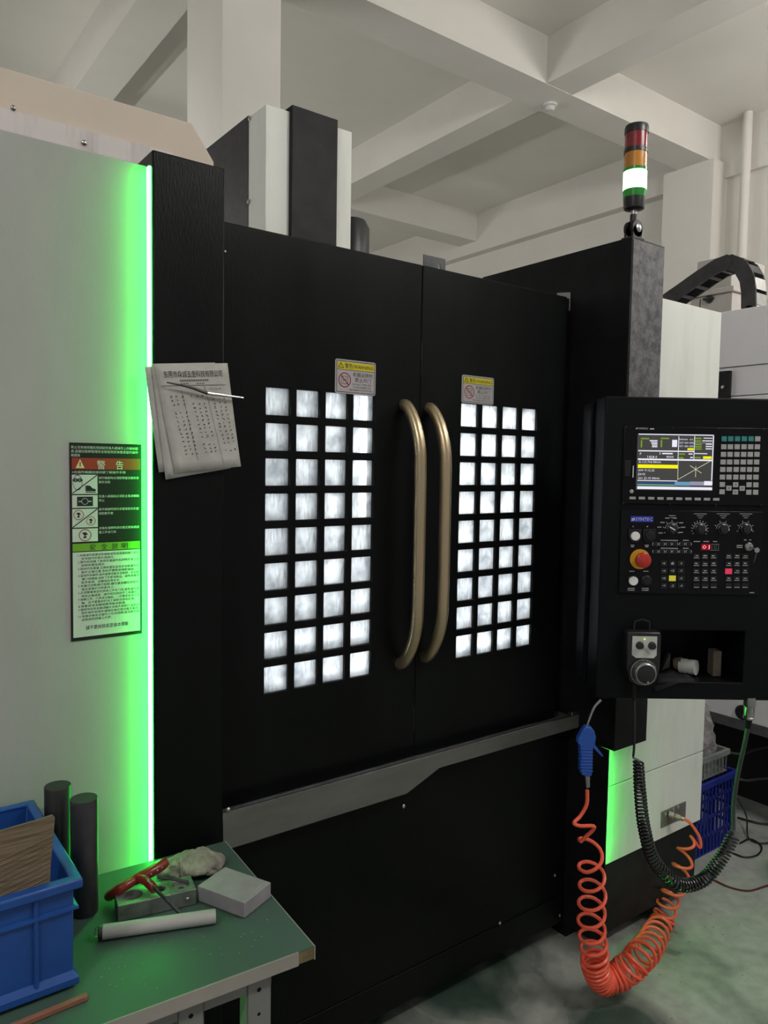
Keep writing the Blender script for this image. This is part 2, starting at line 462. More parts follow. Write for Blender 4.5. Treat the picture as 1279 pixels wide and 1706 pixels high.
    def build(s, name, m, parent=None, bevel=0.0, smooth=False, fix=True, seg=2, label=None):
        me = s.mesh(name, smooth or bevel > 0)
        if fix:
            import bmesh
            bm = bmesh.new(); bm.from_mesh(me)
            bmesh.ops.recalc_face_normals(bm, faces=bm.faces)
            bm.to_mesh(me); bm.free()
        me.materials.append(MATS[m])
        o = bpy.data.objects.new(name, me)
        COL.objects.link(o)
        if parent is not None:
            hold(o, parent)
        if bevel > 0:
            b = o.modifiers.new('edge', 'BEVEL'); b.width = bevel; b.segments = seg; b.limit_method = 'ANGLE'; b.angle_limit = math.radians(40)
            b.harden_normals = False
        if label:
            o['label'] = label
        if name in PRINT:
            o['kind'] = 'stuff'
        return o


WORLD = {}


def hold(o, parent):
    o.parent = parent
    o.matrix_parent_inverse = MX.Translation(-WORLD.get(parent.name, V((0, 0, 0))))


def tag(o, label, cat, group=None, kind=None):
    if label: o['label'] = label
    if cat: o['category'] = cat
    if group: o['group'] = group
    if kind: o['kind'] = kind
    return o


def thing(name, loc, label, cat, group=None):
    o = bpy.data.objects.new(name, None)
    COL.objects.link(o)
    o.location = loc
    o.empty_display_size = 0.1
    WORLD[o.name] = V(loc)
    return tag(o, label, cat, group)


def struct(o):
    o['kind'] = 'structure'
    return o


def shared(name, me, m, loc, parent, rot=None):
    """one more object on shared mesh data, placed at a world point"""
    if not me.materials:
        me.materials.append(MATS[m])
    o = bpy.data.objects.new(name, me)
    COL.objects.link(o)
    o.location = loc
    if rot is not None:
        o.rotation_euler = rot
    hold(o, parent)
    return o


def frame(o, x, y, z):
    return MX(((x[0], y[0], z[0], o[0]), (x[1], y[1], z[1], o[1]), (x[2], y[2], z[2], o[2]), (0, 0, 0, 1)))


def front(o):
    """local x = world x, local y = up, local z = out of the machine front (towards -Y)"""
    return frame(o, (1, 0, 0), (0, 0, 1), (0, -1, 0))


def smooth_path(pts, n=8):
    """Catmull-Rom through pts"""
    pts = [V(p) for p in pts]
    P = [pts[0] * 2 - pts[1]] + pts + [pts[-1] * 2 - pts[-2]]
    out = []
    for i in range(1, len(P) - 2):
        a, b, c, d = P[i - 1:i + 3]
        for k in range(n):
            t = k / n
            out.append(0.5 * ((2 * b) + (c - a) * t + (2 * a - 5 * b + 4 * c - d) * t * t + (3 * b - a - 3 * c + d) * t ** 3))
    out.append(pts[-1])
    return out


def coil(center, rad, turns, per=14, phase=0.0):
    """helix around a smooth centre line; turns = cumulative turn count at each control point, rad likewise"""
    cl = smooth_path(center, 24)
    m = len(cl)
    k = len(center) - 1
    nrm = None
    fr = []
    for i, p in enumerate(cl):
        t = (cl[min(i + 1, m - 1)] - cl[max(i - 1, 0)]).normalized()
        if nrm is None:
            nrm = t.cross(V((0.3, 0.9, 0.1))).normalized()
        else:
            nrm = (nrm - t * nrm.dot(t)).normalized()
        fr.append((p, nrm.copy(), t.cross(nrm)))

    def lerp(arr, u):
        u = min(max(u, 0), k - 1e-6); i = int(u)
        return arr[i] + (arr[i + 1] - arr[i]) * (u - i)
    out = []
    nstep = int(turns[-1] * per)
    us = []
    # invert turns(u)
    j = 0
    for q in range(nstep + 1):
        tt = q / per
        while j < k - 1 and turns[j + 1] < tt: j += 1
        d = turns[j + 1] - turns[j]
        us.append(j + ((tt - turns[j]) / d if d > 0 else 0))
    for q, u in enumerate(us):
        x = min(max(u, 0), k) / k * (m - 1)
        i = min(int(x), m - 2); f = x - i
        p = fr[i][0].lerp(fr[i + 1][0], f); a = fr[i][1].lerp(fr[i + 1][1], f); b = fr[i][2].lerp(fr[i + 1][2], f)
        an = 2 * PI * q / per + phase
        out.append(p + (a * math.cos(an) + b * math.sin(an)) * lerp(rad, u))
    return out

# ================================================================== the setting
ZB, ZS = 4.3, 4.62          # underside of beams, of the slab
XW = 5.07                   # right wall
fl = struct(MB().box(-5.5, 5.3, -4.6, 10, -0.1, 0).build('floor', 'floor_concrete'))
ce = struct(MB().box(-5.5, 5.3, -4.6, 10, ZS, ZS + 0.2).build('ceiling', 'ceiling_plaster'))
wr = struct(MB().box(XW, XW + 0.2, -4.6, 10, 0, ZS).build('wall_right', 'plaster'))
wb = struct(MB().box(-5.5, XW, 9.8, 10, 0, ZS).build('wall_back', 'plaster'))
MB().box(XW - 0.12, XW, 2.36, 9.8, 4.17, ZS).build('ring_beam', 'plaster', wr)
MB().box(XW - 0.05, XW, -4.6, 2.06, 4.17, ZS).build('ring_beam', 'plaster', wr)
for y0, y1 in ((2.06, 2.36), (5.05, 5.35)):
    MB().box(-5.5, XW, y0, y1, ZB, ZS).build('cross_beam', 'plaster', ce)
for x0, x1 in ((0.2, 0.47), (2.78, 3.05), (-2.4, -2.13)):
    for y0, y1 in ((-4.6, 2.06), (2.36, 5.05), (5.35, 9.8)):
        MB().box(x0, x1, y0, y1, ZB + 0.003, ZS).build('long_beam', 'plaster', ce)
co = struct(MB().box(0.357, 0.69, 2.05, 2.51, 0, ZB).build('column', 'plaster'))
MB().box(XW - 0.22, XW, 2.02, 2.5, 0, ZB).build('pilaster', 'plaster', wr)
yp_ = at(1241, 300, 0, XW - 0.13).y
pp = MB().cyl((XW - 0.13, yp_, 0), (XW - 0.13, yp_, ZS - 0.002), 0.038, n=16)
tag(pp.build('drain_pipe', 'plaster', smooth=True), 'vertical painted drain pipe running up the right wall', 'pipe')
sp = at(916, 174, 2, ZB)
t = thing('smoke_detector', sp, 'small round white smoke detector under the ceiling beam', 'smoke detector')
MB().lathe([(0.052, 0), (0.052, -0.014), (0.04, -0.02)], sp, n=24).build('base', 'smoke_white', t, smooth=True)
MB().lathe([(0.034, -0.02), (0.036, -0.03), (0.028, -0.045), (0.01, -0.05)], sp, n=24).build('sensor_head', 'smoke_white', t, smooth=True)
# added fluorescent tubes, all out of view, brightening the ceiling and machine
mat('tube_glow', (0.9, 0.9, 0.9), 0.4, emit=270, ecol=(1.0, 0.97, 0.92))
for i, (x, y, z, a) in enumerate(ADDED_TUBES):
    t = thing('added_tube_lamp', (x, y, z), ('hanging fluorescent tube lamp over the left front of the hall', 'hanging fluorescent tube lamp behind the operator in front of the doors',
                                       'hanging fluorescent tube lamp at the back left of the hall', 'hanging fluorescent tube lamp near the right wall', 'farthest hanging fluorescent tube lamp at the back of the hall')[i], 'lamp', 'hanging tube lamps of the hall')
    FL = frame((x, y, z), (0, 1, 0) if a else (1, 0, 0), (-1, 0, 0) if a else (0, 1, 0), (0, 0, 1))
    MB(FL).cyl((-0.6, 0, 0), (0.6, 0, 0), 0.019, n=10).build('tube', 'tube_glow', t, smooth=True)
    MB(FL).box(-0.62, 0.62, -0.03, 0.03, 0.03, 0.07).build('batten', 'smoke_white', t)
    for dx in (-0.5, 0.5):
        MB(FL).cyl((dx, 0, 0.07), (dx, 0, ZS - z - 0.001), 0.004, n=6).build('wire', 'steel', t)

# ================================================================== the machining centre
mc = thing('machining_center', (0.1, 0.3, 0), 'large black and white machining centre with two windowed doors and bronze handles', 'machine')
SC = []


def screw(p, n, r=0.005):
    o = MB().lathe([(r, 0), (r, 0.002), (r * 0.6, 0.0045), (r * 0.25, 0.005)], p, n, 10).build('screw', 'steel', mc, smooth=True)


# left outer panel, pillar, light strip
YP = -0.02
MB().box(-2.3, -0.7575, YP, YP + 0.03, 0.12, 2.262).build('side_panel', 'white_paint', mc, bevel=0.002)
MB().box(-2.3, -0.76, YP + 0.035, 0.9, 0.04, 2.2).build('side_body', 'grey_sheet', mc)
MB().box(-0.756, -0.592, -0.05, 0.06, 0.06, 2.288).build('front_pillar', 'black_paint', mc, bevel=0.004)
MB().box(-0.7615, -0.7565, -0.0425, -0.029, 0.12, 2.255).build('led_strip', 'led_green', mc, label='bright green light strip')
MB().prism([(-2.3, 2.0), (-2.3, 2.478), (-0.566, 2.478), (-0.508, 2.398), (-0.508, 2.0)], 0.2, 0.23).build('rear_guard', 'beige_sheet', mc, bevel=0.002)
MB().box(-2.3, -0.62, 0.185, 0.199, 2.0, 2.387).build('splash_strip', 'drip_sheet', mc)
for px, py in ((140, 238), (22, 180)):
    screw(at(px, py, 1, 0.184), (0, -1, 0), 0.006)

# doors with their panes
X0L, X0R, PXX, WX, ZT, PZ, HZ = -0.46, 0.17704, 0.08558, 0.06706, 1.8188, 0.08625, 0.06647
pane_me = MB().box(0, WX, 0, 0.006, -HZ, 0).mesh('pane')
pane_me.materials.append(MATS['smeared_pane'])
rim_me = None
DOORS = []
for nm, x0, x1, gx in (('door', -0.589, 0.0195, X0L), ('door', 0.0225, 0.627, X0R)):
    xc = [x0] + [v for c in range(4) for v in (gx + c * PXX, gx + c * PXX + WX)] + [x1]
    zc = [0.80] + sorted(v for r in range(9) for v in (ZT - r * PZ, ZT - r * PZ - HZ)) + [2.189]
    holes = {(1 + 2 * c, 1 + 2 * r) for c in range(4) for r in range(9)}
    d = MB().plate(xc, zc, holes, 0, 0.035).build('door', 'black_paint', mc, bevel=0.0015, seg=1,
                                                   label='left black sliding door with a grid of small windows' if gx < 0 else 'right black sliding door with a grid of small windows')
    DOORS.append(d)
    for r in range(9):
        for c in range(4):
            shared('pane', pane_me, 'smeared_pane', (gx + c * PXX, 0.009, ZT - r * PZ), d)
    hx = -0.037 if gx < 0 else 0.053
    zt, zb = (1.801, 1.078) if gx < 0 else (1.797, 1.085)
    path = [(hx, 0.004, zt), (hx, -0.012, zt - 0.004), (hx, -0.034, zt - 0.026), (hx, -0.055, zt - 0.062), (hx, -0.071, zt - 0.11), (hx, -0.077, zt - 0.17), (hx, -0.078, (zt + zb) / 2),
            (hx, -0.077, zb + 0.17), (hx, -0.071, zb + 0.11), (hx, -0.055, zb + 0.062), (hx, -0.034, zb + 0.026), (hx, -0.012, zb + 0.004), (hx, 0.004, zb)]
    h = MB().tube(smooth_path(path, 6), 0.0165, 18).build('door_handle', 'bronze', d, smooth=True, label='long curved bronze bar handle')
screw((-0.57, -0.0, 2.12), (0, -1, 0), 0.004)

# inside of the enclosure, lit by its work lamps
ix0, ix1, iy0, iy1, iz0, iz1 = -0.6, 0.66, 0.06, 0.95, 0.72, 2.14
lin = MB()
for b in ((ix0, ix1, iy1, iy1 + 0.01, iz0, iz1), (ix0, ix1, iy0, iy1, iz0 - 0.01, iz0), (ix0, ix1, iy0, iy1, iz1, iz1 + 0.01), (ix0 - 0.01, ix0, iy0, iy1, iz0, iz1), (ix1, ix1 + 0.01, iy0, iy1, iz0, iz1)):
    lin.box(*b)
lin.build('enclosure_liner', 'liner', mc)
mat('work_lamp_glow', (0.9, 0.9, 0.9), 0.4, emit=40, ecol=(0.97, 0.99, 1.0))
mat('work_lamp_low', (0.9, 0.9, 0.9), 0.4, emit=75, ecol=(0.93, 0.96, 1.0))
MB().box(0.1, 0.6, 0.4, 0.46, 2.1, 2.13).build('work_lamp', 'work_lamp_glow', mc)
MB().box(0.06, 0.09, 0.32, 0.35, 1.45, 2.05).build('work_lamp', 'work_lamp_glow', mc)
MB().box(-0.45, 0.55, 0.4, 0.44, 0.735, 0.75).build('work_lamp', 'work_lamp_low', mc)
# black surround behind the doors, sill and lower panels
MB().box(0.6, 0.695, 0.045, 0.055, 0.72, 2.2).build('door_jamb', 'black_side', mc)
MB().box(-0.6, 0.66, 0.04, 0.9, 2.16, 2.17).build('top_cover', 'black_side', mc)
MB().prism([(-0.592, 0.812), (0.693, 0.812), (0.693, 0.766), (0.077, 0.768), (-0.041, 0.722), (-0.592, 0.722)], -0.05, -0.047).build('sill_tray', 'sill_steel', mc, bevel=0.0015, seg=1, label='grey steel drip tray lip below the doors')
MB().box(-0.592, 0.693, -0.0506, -0.0466, 0.8125, 0.8145).build('sill_edge', 'steel', mc, label='bright bent edge of the drip tray')
MB().box(-0.592, 0.693, -0.047, 0.06, 0.785, 0.797).build('sill_floor', 'grey_sheet', mc)
screw((-0.58, -0.051, 0.82), (0, -1, 0), 0.006)
MB().box(0.66, 0.692, -0.046, -0.03, 0.798, 0.822).build('sill_end', 'steel', mc, bevel=0.001)
MB().box(-0.59, 0.695, -0.012, 0.03, 0.175, 0.79).build('lower_panel', 'black_paint', mc, bevel=0.002)
MB().box(-0.59, 0.695, -0.012, 0.03, 0.075, 0.172).build('kick_panel', 'black_paint', mc, bevel=0.002)
for px, py in ((924, 1458), (832, 1538), (932, 1525), (672, 1343)):
    screw(at(px, py, 1, -0.012), (0, -1, 0), 0.006)
MB().box(-0.55, 0.66, 0.15, 0.9, 0.0, 0.6).build('machine_bed', 'dark_void', mc)
MB().box(0.72, 1.2, 0.0, 0.7, 0.0, 0.06).build('machine_bed', 'dark_void', mc)

# small bracket above the door gap
bk = at(742, 432, 1, 0.1)
MB().plate([bk.x - 0.085, bk.x - 0.028, bk.x - 0.02, bk.x], [2.15, 2.19, 2.235, bk.z + 0.0], {(1, 1)}, 0.1, 0.103).build('bracket', 'grey_sheet', mc)

# spindle head cover rising behind the doors
YH = 0.6
MB().box(-0.152, 0.182, YH, 1.062, 2.0, 2.79).build('head_cover', 'white_dirty', mc, bevel=0.002)
MB().box(-0.1545, -0.15, 0.722, 1.064, 2.0, 2.795).build('head_side', 'head_dark', mc)
MB().box(-0.066, 0.112, YH - 0.018, YH + 0.1, 2.0, 2.806).build('head_stripe', 'black_side', mc, bevel=0.002)
for px, py in ((416, 197), (414, 336)):
    screw(at(px, py, 0, -0.1546), (-1, 0, 0), 0.008)
mo = at(592, 400, 1, 0.85)
MB().lathe([(0.0, 0), (0.07, 0), (0.075, 0.02), (0.075, 0.3), (0.06, 0.33), (0.02, 0.335)], (mo.x - 0.025, 0.85, 2.25), n=24).build('head_motor', 'dark_plastic', mc, smooth=True)

# right housing
YW = -0.142
wx1 = at(1171, 1250, 1, YW).x
wzt, wzs, wzb = at(1105, 497, 1, YW).z, at(1090, 1282, 1, YW).z, at(1005, 1443, 1, YW).z
MB().box(0.6965, wx1 - 0.004, YW + 0.012, 0.46, 0.062, wzt - 0.008).build('housing_body', 'black_side', mc, bevel=0.002)
MB().box(0.7, wx1, YW, YW + 0.01, wzs + 0.002, wzt).build('housing_panel', 'white_dirty', mc, bevel=0.0015, label='upper white panel of the right housing')
MB().box(0.7, wx1, YW, YW + 0.01, wzb, wzs - 0.002).build('housing_panel', 'white_dirty', mc, bevel=0.0015, label='lower white panel of the right housing')
tw = MB()
tw.box(0.693, 0.866, -0.193, 0.468, 0.728, 2.35)
tw.build('tower', 'black_side', mc, bevel=0.003)
MB().box(0.699, 0.8615, -0.1945, -0.1925, 1.7, 2.344).build('tower_face_sheen', 'lit_black_grain', mc)  # thin sheet carrying the painted sheen of the black tower front
c0, c1 = at(928, 491, 0, 0.6925), at(950, 487, 0, 0.6925)
MB().prism([(c0.y, c0.z + 0.006), (c1.y, c1.z), (c1.y, 2.16), (c0.y, 2.16)], 0.6915, 0.694, 0).build('slot_plate', 'white_paint', mc)
# corner flange with the second light strip behind it
MB().box(0.688, 0.6935, -0.174, 0.0, 0.075, 0.728).build('corner_flange', 'black_side', mc)
MB().box(0.694, 0.6975, -0.166, -0.148, wzb + 0.004, 0.7).build('led_strip', 'led_green_hidden', mc, label='green light strip behind the corner flange')
# air port on the lower white panel
ap0, ap1 = at(1101, 1340, 1, YW), at(1137, 1374, 1, YW)
cz = (ap0.z + ap1.z) / 2
MB().box(ap0.x, ap1.x + 0.01, YW - 0.004, YW, cz - 0.03, cz + 0.03).build('air_port_plate', 'port_plate', mc, bevel=0.001)
AP = V(((ap0.x + ap1.x) / 2, YW - 0.004, cz))
for dx, dz in ((-0.05, 0.016), (0.0, 0.02), (0.03, 0.021)):
    screw((AP.x + dx, YW - 0.004, AP.z + dz), (0, -1, 0), 0.008)

# ------------------------------------------------------------------ stickers on the doors
def warning_sticker(x0, x1, z0, z1, lab):
    F = front((0, 0, 0))
    w, h = x1 - x0, z1 - z0
    r = 0.006
    pts = []
    for cx, cz, a in ((x1 - r, z1 - r, 0), (x0 + r, z1 - r, 90), (x0 + r, z0 + r, 180), (x1 - r, z0 + r, 270)):
        for k in range(5):
            an = math.radians(a + k * 22.5)
            pts.append((cx + r * math.cos(an), cz + r * math.sin(an)))
    s = MB(F).prism(pts, 0.0004, 0.0014, 2).build('warning_sticker', 'sign_grey', mc, label=lab)
    c = 0.0017
    zy = z0 + h * 0.71
    MB(F).rect(x0 + 0.05 * w, x1 - 0.04 * w, zy, z1 - 0.07 * h, c).build('yellow_band', 'sign_yellow', s)
    k = MB(F)
    for a, b, cc, d in ((x0 + .03 * w, x1 - .03 * w, z0 + .04 * h, z0 + .055 * h), (x0 + .03 * w, x1 - .03 * w, z1 - .055 * h, z1 - .04 * h), (x0 + .03 * w, x0 + .04 * w, z0 + .04 * h, z1 - .04 * h),
                        (x1 - .04 * w, x1 - .03 * w, z0 + .04 * h, z1 - .04 * h), (x0 + .03 * w, x1 - .03 * w, zy - .012 * h, zy)):
        k.rect(a, b, cc, d, c + 0.0002)
    k.text('警告/WARNING', x0 + 0.23 * w, zy + 0.05 * h, 0.135 * h, c + 0.0003, width=0.7 * w)
    tx, ty, tr = x0 + 0.135 * w, zy + 0.045 * h, 0.065 * w
    for a in range(3):
        p = [(tx - tr, ty), (tx + tr, ty), (tx, ty + 0.15 * h)]
        k.seg(*p[a], *p[(a + 1) % 3], 0.012 * w, c + 0.0003)
    k.seg(tx, ty + 0.04 * h, tx, ty + 0.1 * h, 0.012 * w, c + 0.0003)
    k.text('机器运转时', x0 + 0.43 * w, z0 + 0.53 * h, 0.12 * h, c, width=0.49 * w)
    k.text('禁止开门', x0 + 0.48 * w, z0 + 0.375 * h, 0.12 * h, c, width=0.4 * w)
    for q, (tt, ww) in enumerate((('DO NOT OPEN THE', 0.46), ('DOOR WHEN THE', 0.44), ('MACHINE IS IN MOTION', 0.56))):
        k.text(tt, x0 + (0.66 - (0.04 if q == 2 else 0)) * w, z0 + (0.27 - 0.085 * q) * h, 0.055 * h, c, 'c', ww * w)
    k.build('lettering', 'ink', s)
    ix, iy, ir = x0 + 0.23 * w, z0 + 0.4 * h, 0.15 * w
    g = MB(F).ring(ix, iy, ir * 0.87, ir, c + 0.0003)
    g.seg(ix - 0.64 * ir, iy + 0.64 * ir, ix + 0.64 * ir, iy - 0.64 * ir, ir * 0.13, c + 0.0003)
    g.build('prohibition_ring', 'red_ink', s)
    g = MB(F)
    b = 0.5 * ir
    for a0, b0, a1, b1 in ((-b, -b, b, -b), (b, -b, b, b), (b, b, -b, b), (-b, b, -b, -b), (-b * .4, -b * .6, -b * .4, b * .6), (b * .4, -b * .6, b * .4, b * .6), (-b * .4, 0, b * .4, 0)):
        g.seg(ix + a0, iy + b0, ix + a1, iy + b1, 0.08 * ir, c)
    g.build('door_pictogram', 'pale_ink', s)


a, b = at(558, 597, 1, 0), at(624.5, 660, 1, 0)
warning_sticker(a.x, b.x, b.z, a.z, 'yellow and grey warning sticker on the left door')
a, b = at(769, 624, 1, 0), at(821, 675, 1, 0)
warning_sticker(a.x, b.x, b.z, a.z, 'yellow and grey warning sticker on the right door')

# ------------------------------------------------------------------ big safety sign on the left panel
a, b = at(115, 737, 1, YP), at(236, 1055, 1, YP)
sx0, sx1, sz1, sz0 = a.x, b.x, a.z, b.z
sw, sh = sx1 - sx0, sz1 - sz0
FS = front((sx0, YP - 0.0005, sz0)) @ MX.Diagonal((sw, sh, 1, 1))      # unit square of the sign
ASP = sw / sh
sg = MB(FS).prism([(0, 0), (1, 0), (1, 1), (0, 1)], 0, 0.0008, 2).build('safety_sign', 'sign_black', mc, label='tall black and white safety notice on the left panel')
c = 0.0012


def vv(y):       # zoomed crop rows -> sign height
    return 1 - (y - 737) / 332.0


MB(FS).rect(0.03, 0.985, vv(781), vv(762), c).build('red_band', 'sign_red', sg)
MB(FS).rect(0.03, 0.975, vv(918), vv(905), c).build('green_band', 'sign_green', sg)
MB(FS).rect(0.03, 0.975, 0.018, vv(919.5), c).build('white_field', 'sign_white', sg)
for y0, y1 in ((790, 822), (824, 845), (847, 878), (880, 902)):
    MB(FS).rect(0.03, 0.375, vv(y1), vv(y0), c).build('picture_field', 'sign_white', sg)


class TX:
    """text inside the unit square of the sign with true letter proportions"""
    def __init__(s): s.m = MB(FS)
    def t(s, body, x, y, h, width=None, align='l'):
        s.m.text(body, x, y, h, c + 0.0004, align, width or len(body) * h / ASP * 1.02)


wt = TX()
for i, (tt, ww) in enumerate((('禁止沒有被授權及受訓認定者人員操作上的機械器', 0.93), ('具,並嚴加取締管理安全檢查使其恢復適當的操作', 0.93), ('維護員', 0.12))):
    wt.t(tt, 0.02, vv(746.5 + i * 6.6), 0.0135, ww)
wt.t('警', 0.37, vv(779.5), 0.042, 0.115)
wt.t('告', 0.635, vv(779.5), 0.042, 0.1)
wt.t('※在操作機器前請詳讀了解操作手冊', 0.03, vv(787.5), 0.0125, 0.74)
for y, l1, l2 in ((796, '操作機器時必須配帶護目鏡及穿', '著安全鞋'), (827, '在進入機器前必須將主電源關閉', '停止'), (849, '操作機器時請勿穿著寬鬆的衣服', '或配戴手套'), (881, '主軸在運轉時請勿靠近更換或調', '整工件或刀具')):
    wt.t(l1, 0.39, vv(y + 1), 0.0125, 0.57)
    wt.t(l2, 0.39, vv(y + 8), 0.0125, 0.04 * len(l2))
wt.m.build('white_lettering', 'sign_white', sg)
bt = TX()
for ch, x in zip('安全説明', (0.26, 0.42, 0.57, 0.71)):
    bt.t(ch, x, vv(916), 0.028, 0.085)
rows = ['1.本機操作員需由熟練者或受過適當訓練之能安', '　全地操作的個人來擔任。', '2.操作前詳讀,了解與依循操作及說明手冊上的', '　說明和警告標示。', '3.除非所有護蓋,互鎖裝置和其他安全裝置均安',
        '　裝於正確位置,否則不要輕易開動機器。', '4.當操作本機時,操作者應穿戴安全眼鏡、安全鞋', '　,聽力保護器,並脫下手套與飾品。避免穿著寬', '　鬆長卷領。以確保自身安全。', '5.本機可自動模式啟動,確勿讓身體任何部份',
        '　接近或置於可移動件上。', '6.必須要確實固定夾持工件及刀具,避免過大進', '　給及主軸速度。操作前加固持手工具量定。', '7.接觸工件、刀具或主軸前、一定要安全停止主', '　軸。且不要嘗試於加工過程中除去切屑。', '8.保養或清潔機械應停機並斷電。',
        '9.檢修與安裝本機須確定合格人員執行,並依說', '　明手冊所有程序,關閉及鎖定電控箱主電源。', '10.有關本機安全操作之任何問題,請洽詢主管', '　或與我們授權之代表。']
for i, r in enumerate(rows):
    ind = 0.1 if not r.startswith('　') else 0.145
    r = r.strip('　')
    bt.t(r, ind, vv(926.5 + i * 5.75), 0.0125, min(0.86 - (ind - 0.1), 0.042 * len(r)))
bt.t('請不要拆除或塗損本標籤', 0.2, vv(1051), 0.02, 0.6)
# outline pictures
bt.m.seg(0.035, vv(821), 0.37, vv(790.5), 0.006, c + 0.0004)
bt.m.seg(0.035, vv(877.5), 0.37, vv(847.5), 0.006, c + 0.0004)
bt.m.ring(0.105, vv(803), 0.058, 0.064, c + 0.0004, sy=1.7 * ASP)
for dx in (-0.028, 0.028):
    bt.m.ring(0.105 + dx, vv(799), 0.017, 0.03, c + 0.0005, sy=ASP)
bt.m.seg(0.035, vv(799), 0.175, vv(799), 0.006, c + 0.0004)
fx, fy = 0.21, vv(820)
bt.m.add([(fx + dx, fy + dy * ASP, c + 0.0004) for dx, dy in ((0, 0.02), (0.14, 0.02), (0.14, 0.05), (0.1, 0.06), (0.06, 0.1), (0, 0.1))], [(0, 1, 2, 3, 4, 5)])
bt.m.rect(fx, fx + 0.14, fy, fy + 0.012 * ASP, c + 0.0004)
bt.m.rect(0.095, 0.31, vv(842.5), vv(826.5), c + 0.0004)
for cx, cy, rr in ((0.115, vv(857), 0.066), (0.28, vv(867.5), 0.06), (0.2, vv(891), 0.08)):
    bt.m.add([(cx + dx * rr, cy + dy * rr * ASP, c + 0.0004) for dx, dy in ((-.5, .4), (.1, .55), (.5, .1), (.05, -.05), (.3, -.5), (-.4, -.55), (-.1, -.1))], [tuple(range(7))])
bt.m.build('black_lettering', 'ink', sg)
rt = MB(FS)
for cx, cy, rr in ((0.115, vv(857), 0.07), (0.28, vv(867.5), 0.064), (0.2, vv(891), 0.085)):
    rt.ring(cx, cy, rr * 0.88, rr, c + 0.0006, sy=ASP)
rt.build('prohibition_ring', 'red_ink', sg)
wl = MB(FS).ring(0.2, vv(834.5), 0.04, 0.045, c + 0.0007, sy=ASP)
wl.seg(0.115, vv(834.5), 0.155, vv(834.5), 0.004, c + 0.0007); wl.seg(0.245, vv(834.5), 0.29, vv(834.5), 0.004, c + 0.0007)
wl.build('switch_pictogram', 'sign_white', sg)
tr = MB(FS).add([(0.08, vv(779), c + .0004), (0.2, vv(779), c + .0004), (0.14, vv(764), c + .0004)], [(0, 1, 2)])
tr.build('warning_triangle', 'sign_cream', sg)
MB(FS).seg(0.14, vv(776.5), 0.14, vv(769), 0.014, c + 0.0008).build('exclamation_mark', 'ink', sg)

# ================================================================== signal light on the tower
sb = V((0.735, -0.165, 2.352))
KP = 2.36 / FPX            # metres per photo pixel at that distance
t = thing('signal_light', sb, 'three-colour signal tower with the green lamp lit on the black tower', 'signal light')


def sz(y):
    return sb.z + (397 - y) * KP


R = 19 * KP
MB().box(sb.x - 0.03, sb.x + 0.03, sb.y - 0.022, sb.y + 0.022, sb.z - 0.002, sb.z + 0.006).build('foot', 'dark_plastic', t, bevel=0.002)
cl = MB()
for dy in (-0.017, 0.009):
    cl.cyl((sb.x, sb.y + dy, sz(379)), (sb.x, sb.y + dy + 0.008, sz(379)), 0.026, n=24)
    cl.box(sb.x - 0.022, sb.x + 0.022, sb.y + dy, sb.y + dy + 0.008, sb.z + 0.004, sz(379))
cl.build('hinge_bracket', 'dark_plastic', t, smooth=True)
MB().lathe([(0.012, 0), (0.013, 0.004), (0.006, 0.007)], (sb.x, sb.y - 0.017, sz(379)), (0, -1, 0), 16).build('hinge_bolt', 'steel', t, smooth=True)
MB().cyl((sb.x, sb.y, sz(383)), (sb.x, sb.y, sz(355)), 0.0115, n=16).build('neck', 'dark_plastic', t, smooth=True)
MB().cyl((sb.x, sb.y, sz(356)), (sb.x, sb.y, sz(347)), 0.0095, n=16).build('pole', 'steel', t, smooth=True)
MB().lathe([(R * 0.5, sz(348)), (R * 0.86, sz(346)), (R * 0.9, sz(343)), (R * 0.95, sz(328))], (sb.x, sb.y, 0)).build('lamp_base', 'dark_plastic', t, smooth=True)
MB().lathe([(R * 0.95, sz(328)), (R, sz(316))], (sb.x, sb.y, 0)).build('green_skirt', 'lens_green_dim', t, smooth=True)
MB().lathe([(R, sz(316)), (R, sz(286))], (sb.x, sb.y, 0)).build('green_lens', 'lens_green', t, smooth=True, label='lit green lamp')
MB().lathe([(R * 1.02, sz(286)), (R * 1.02, sz(281))], (sb.x, sb.y, 0)).build('ring', 'lens_green_dim', t, smooth=True)
MB().lathe([(R * 0.97, sz(281)), (R * 0.97, sz(256))], (sb.x, sb.y, 0)).build('amber_lens', 'lens_amber', t, smooth=True, label='amber lamp')
MB().lathe([(R * 1.02, sz(256)), (R * 1.02, sz(249))], (sb.x, sb.y, 0)).build('ring', 'dark_plastic', t, smooth=True)
MB().lathe([(R * 0.97, sz(249)), (R * 0.97, sz(224))], (sb.x, sb.y, 0)).build('red_lens', 'lens_red', t, smooth=True, label='red lamp')
MB().lathe([(R * 1.02, sz(224)), (R * 1.02, sz(214)), (R * 0.97, sz(211)), (R * 0.3, sz(209.5))], (sb.x, sb.y, 0)).build('cap', 'dark_plastic', t, smooth=True)

# ================================================================== control pendant
DP = 2.1
PO = atd(992, 1163, DP)
PU = V((math.cos(YAW), -math.sin(YAW), 0))
PN = -NH
FP = frame(PO, PU, (0, 0, 1), PN)


def L(x, y):
    p = atd(x, y, DP) - PO
    return (p.dot(PU), p.z)


def L5(x, y): return L(1030 + x / 5.137, 840 + y / 5.137)
def L6(x, y): return L(1030 + x / 5.137, 700 + y / 5.137)


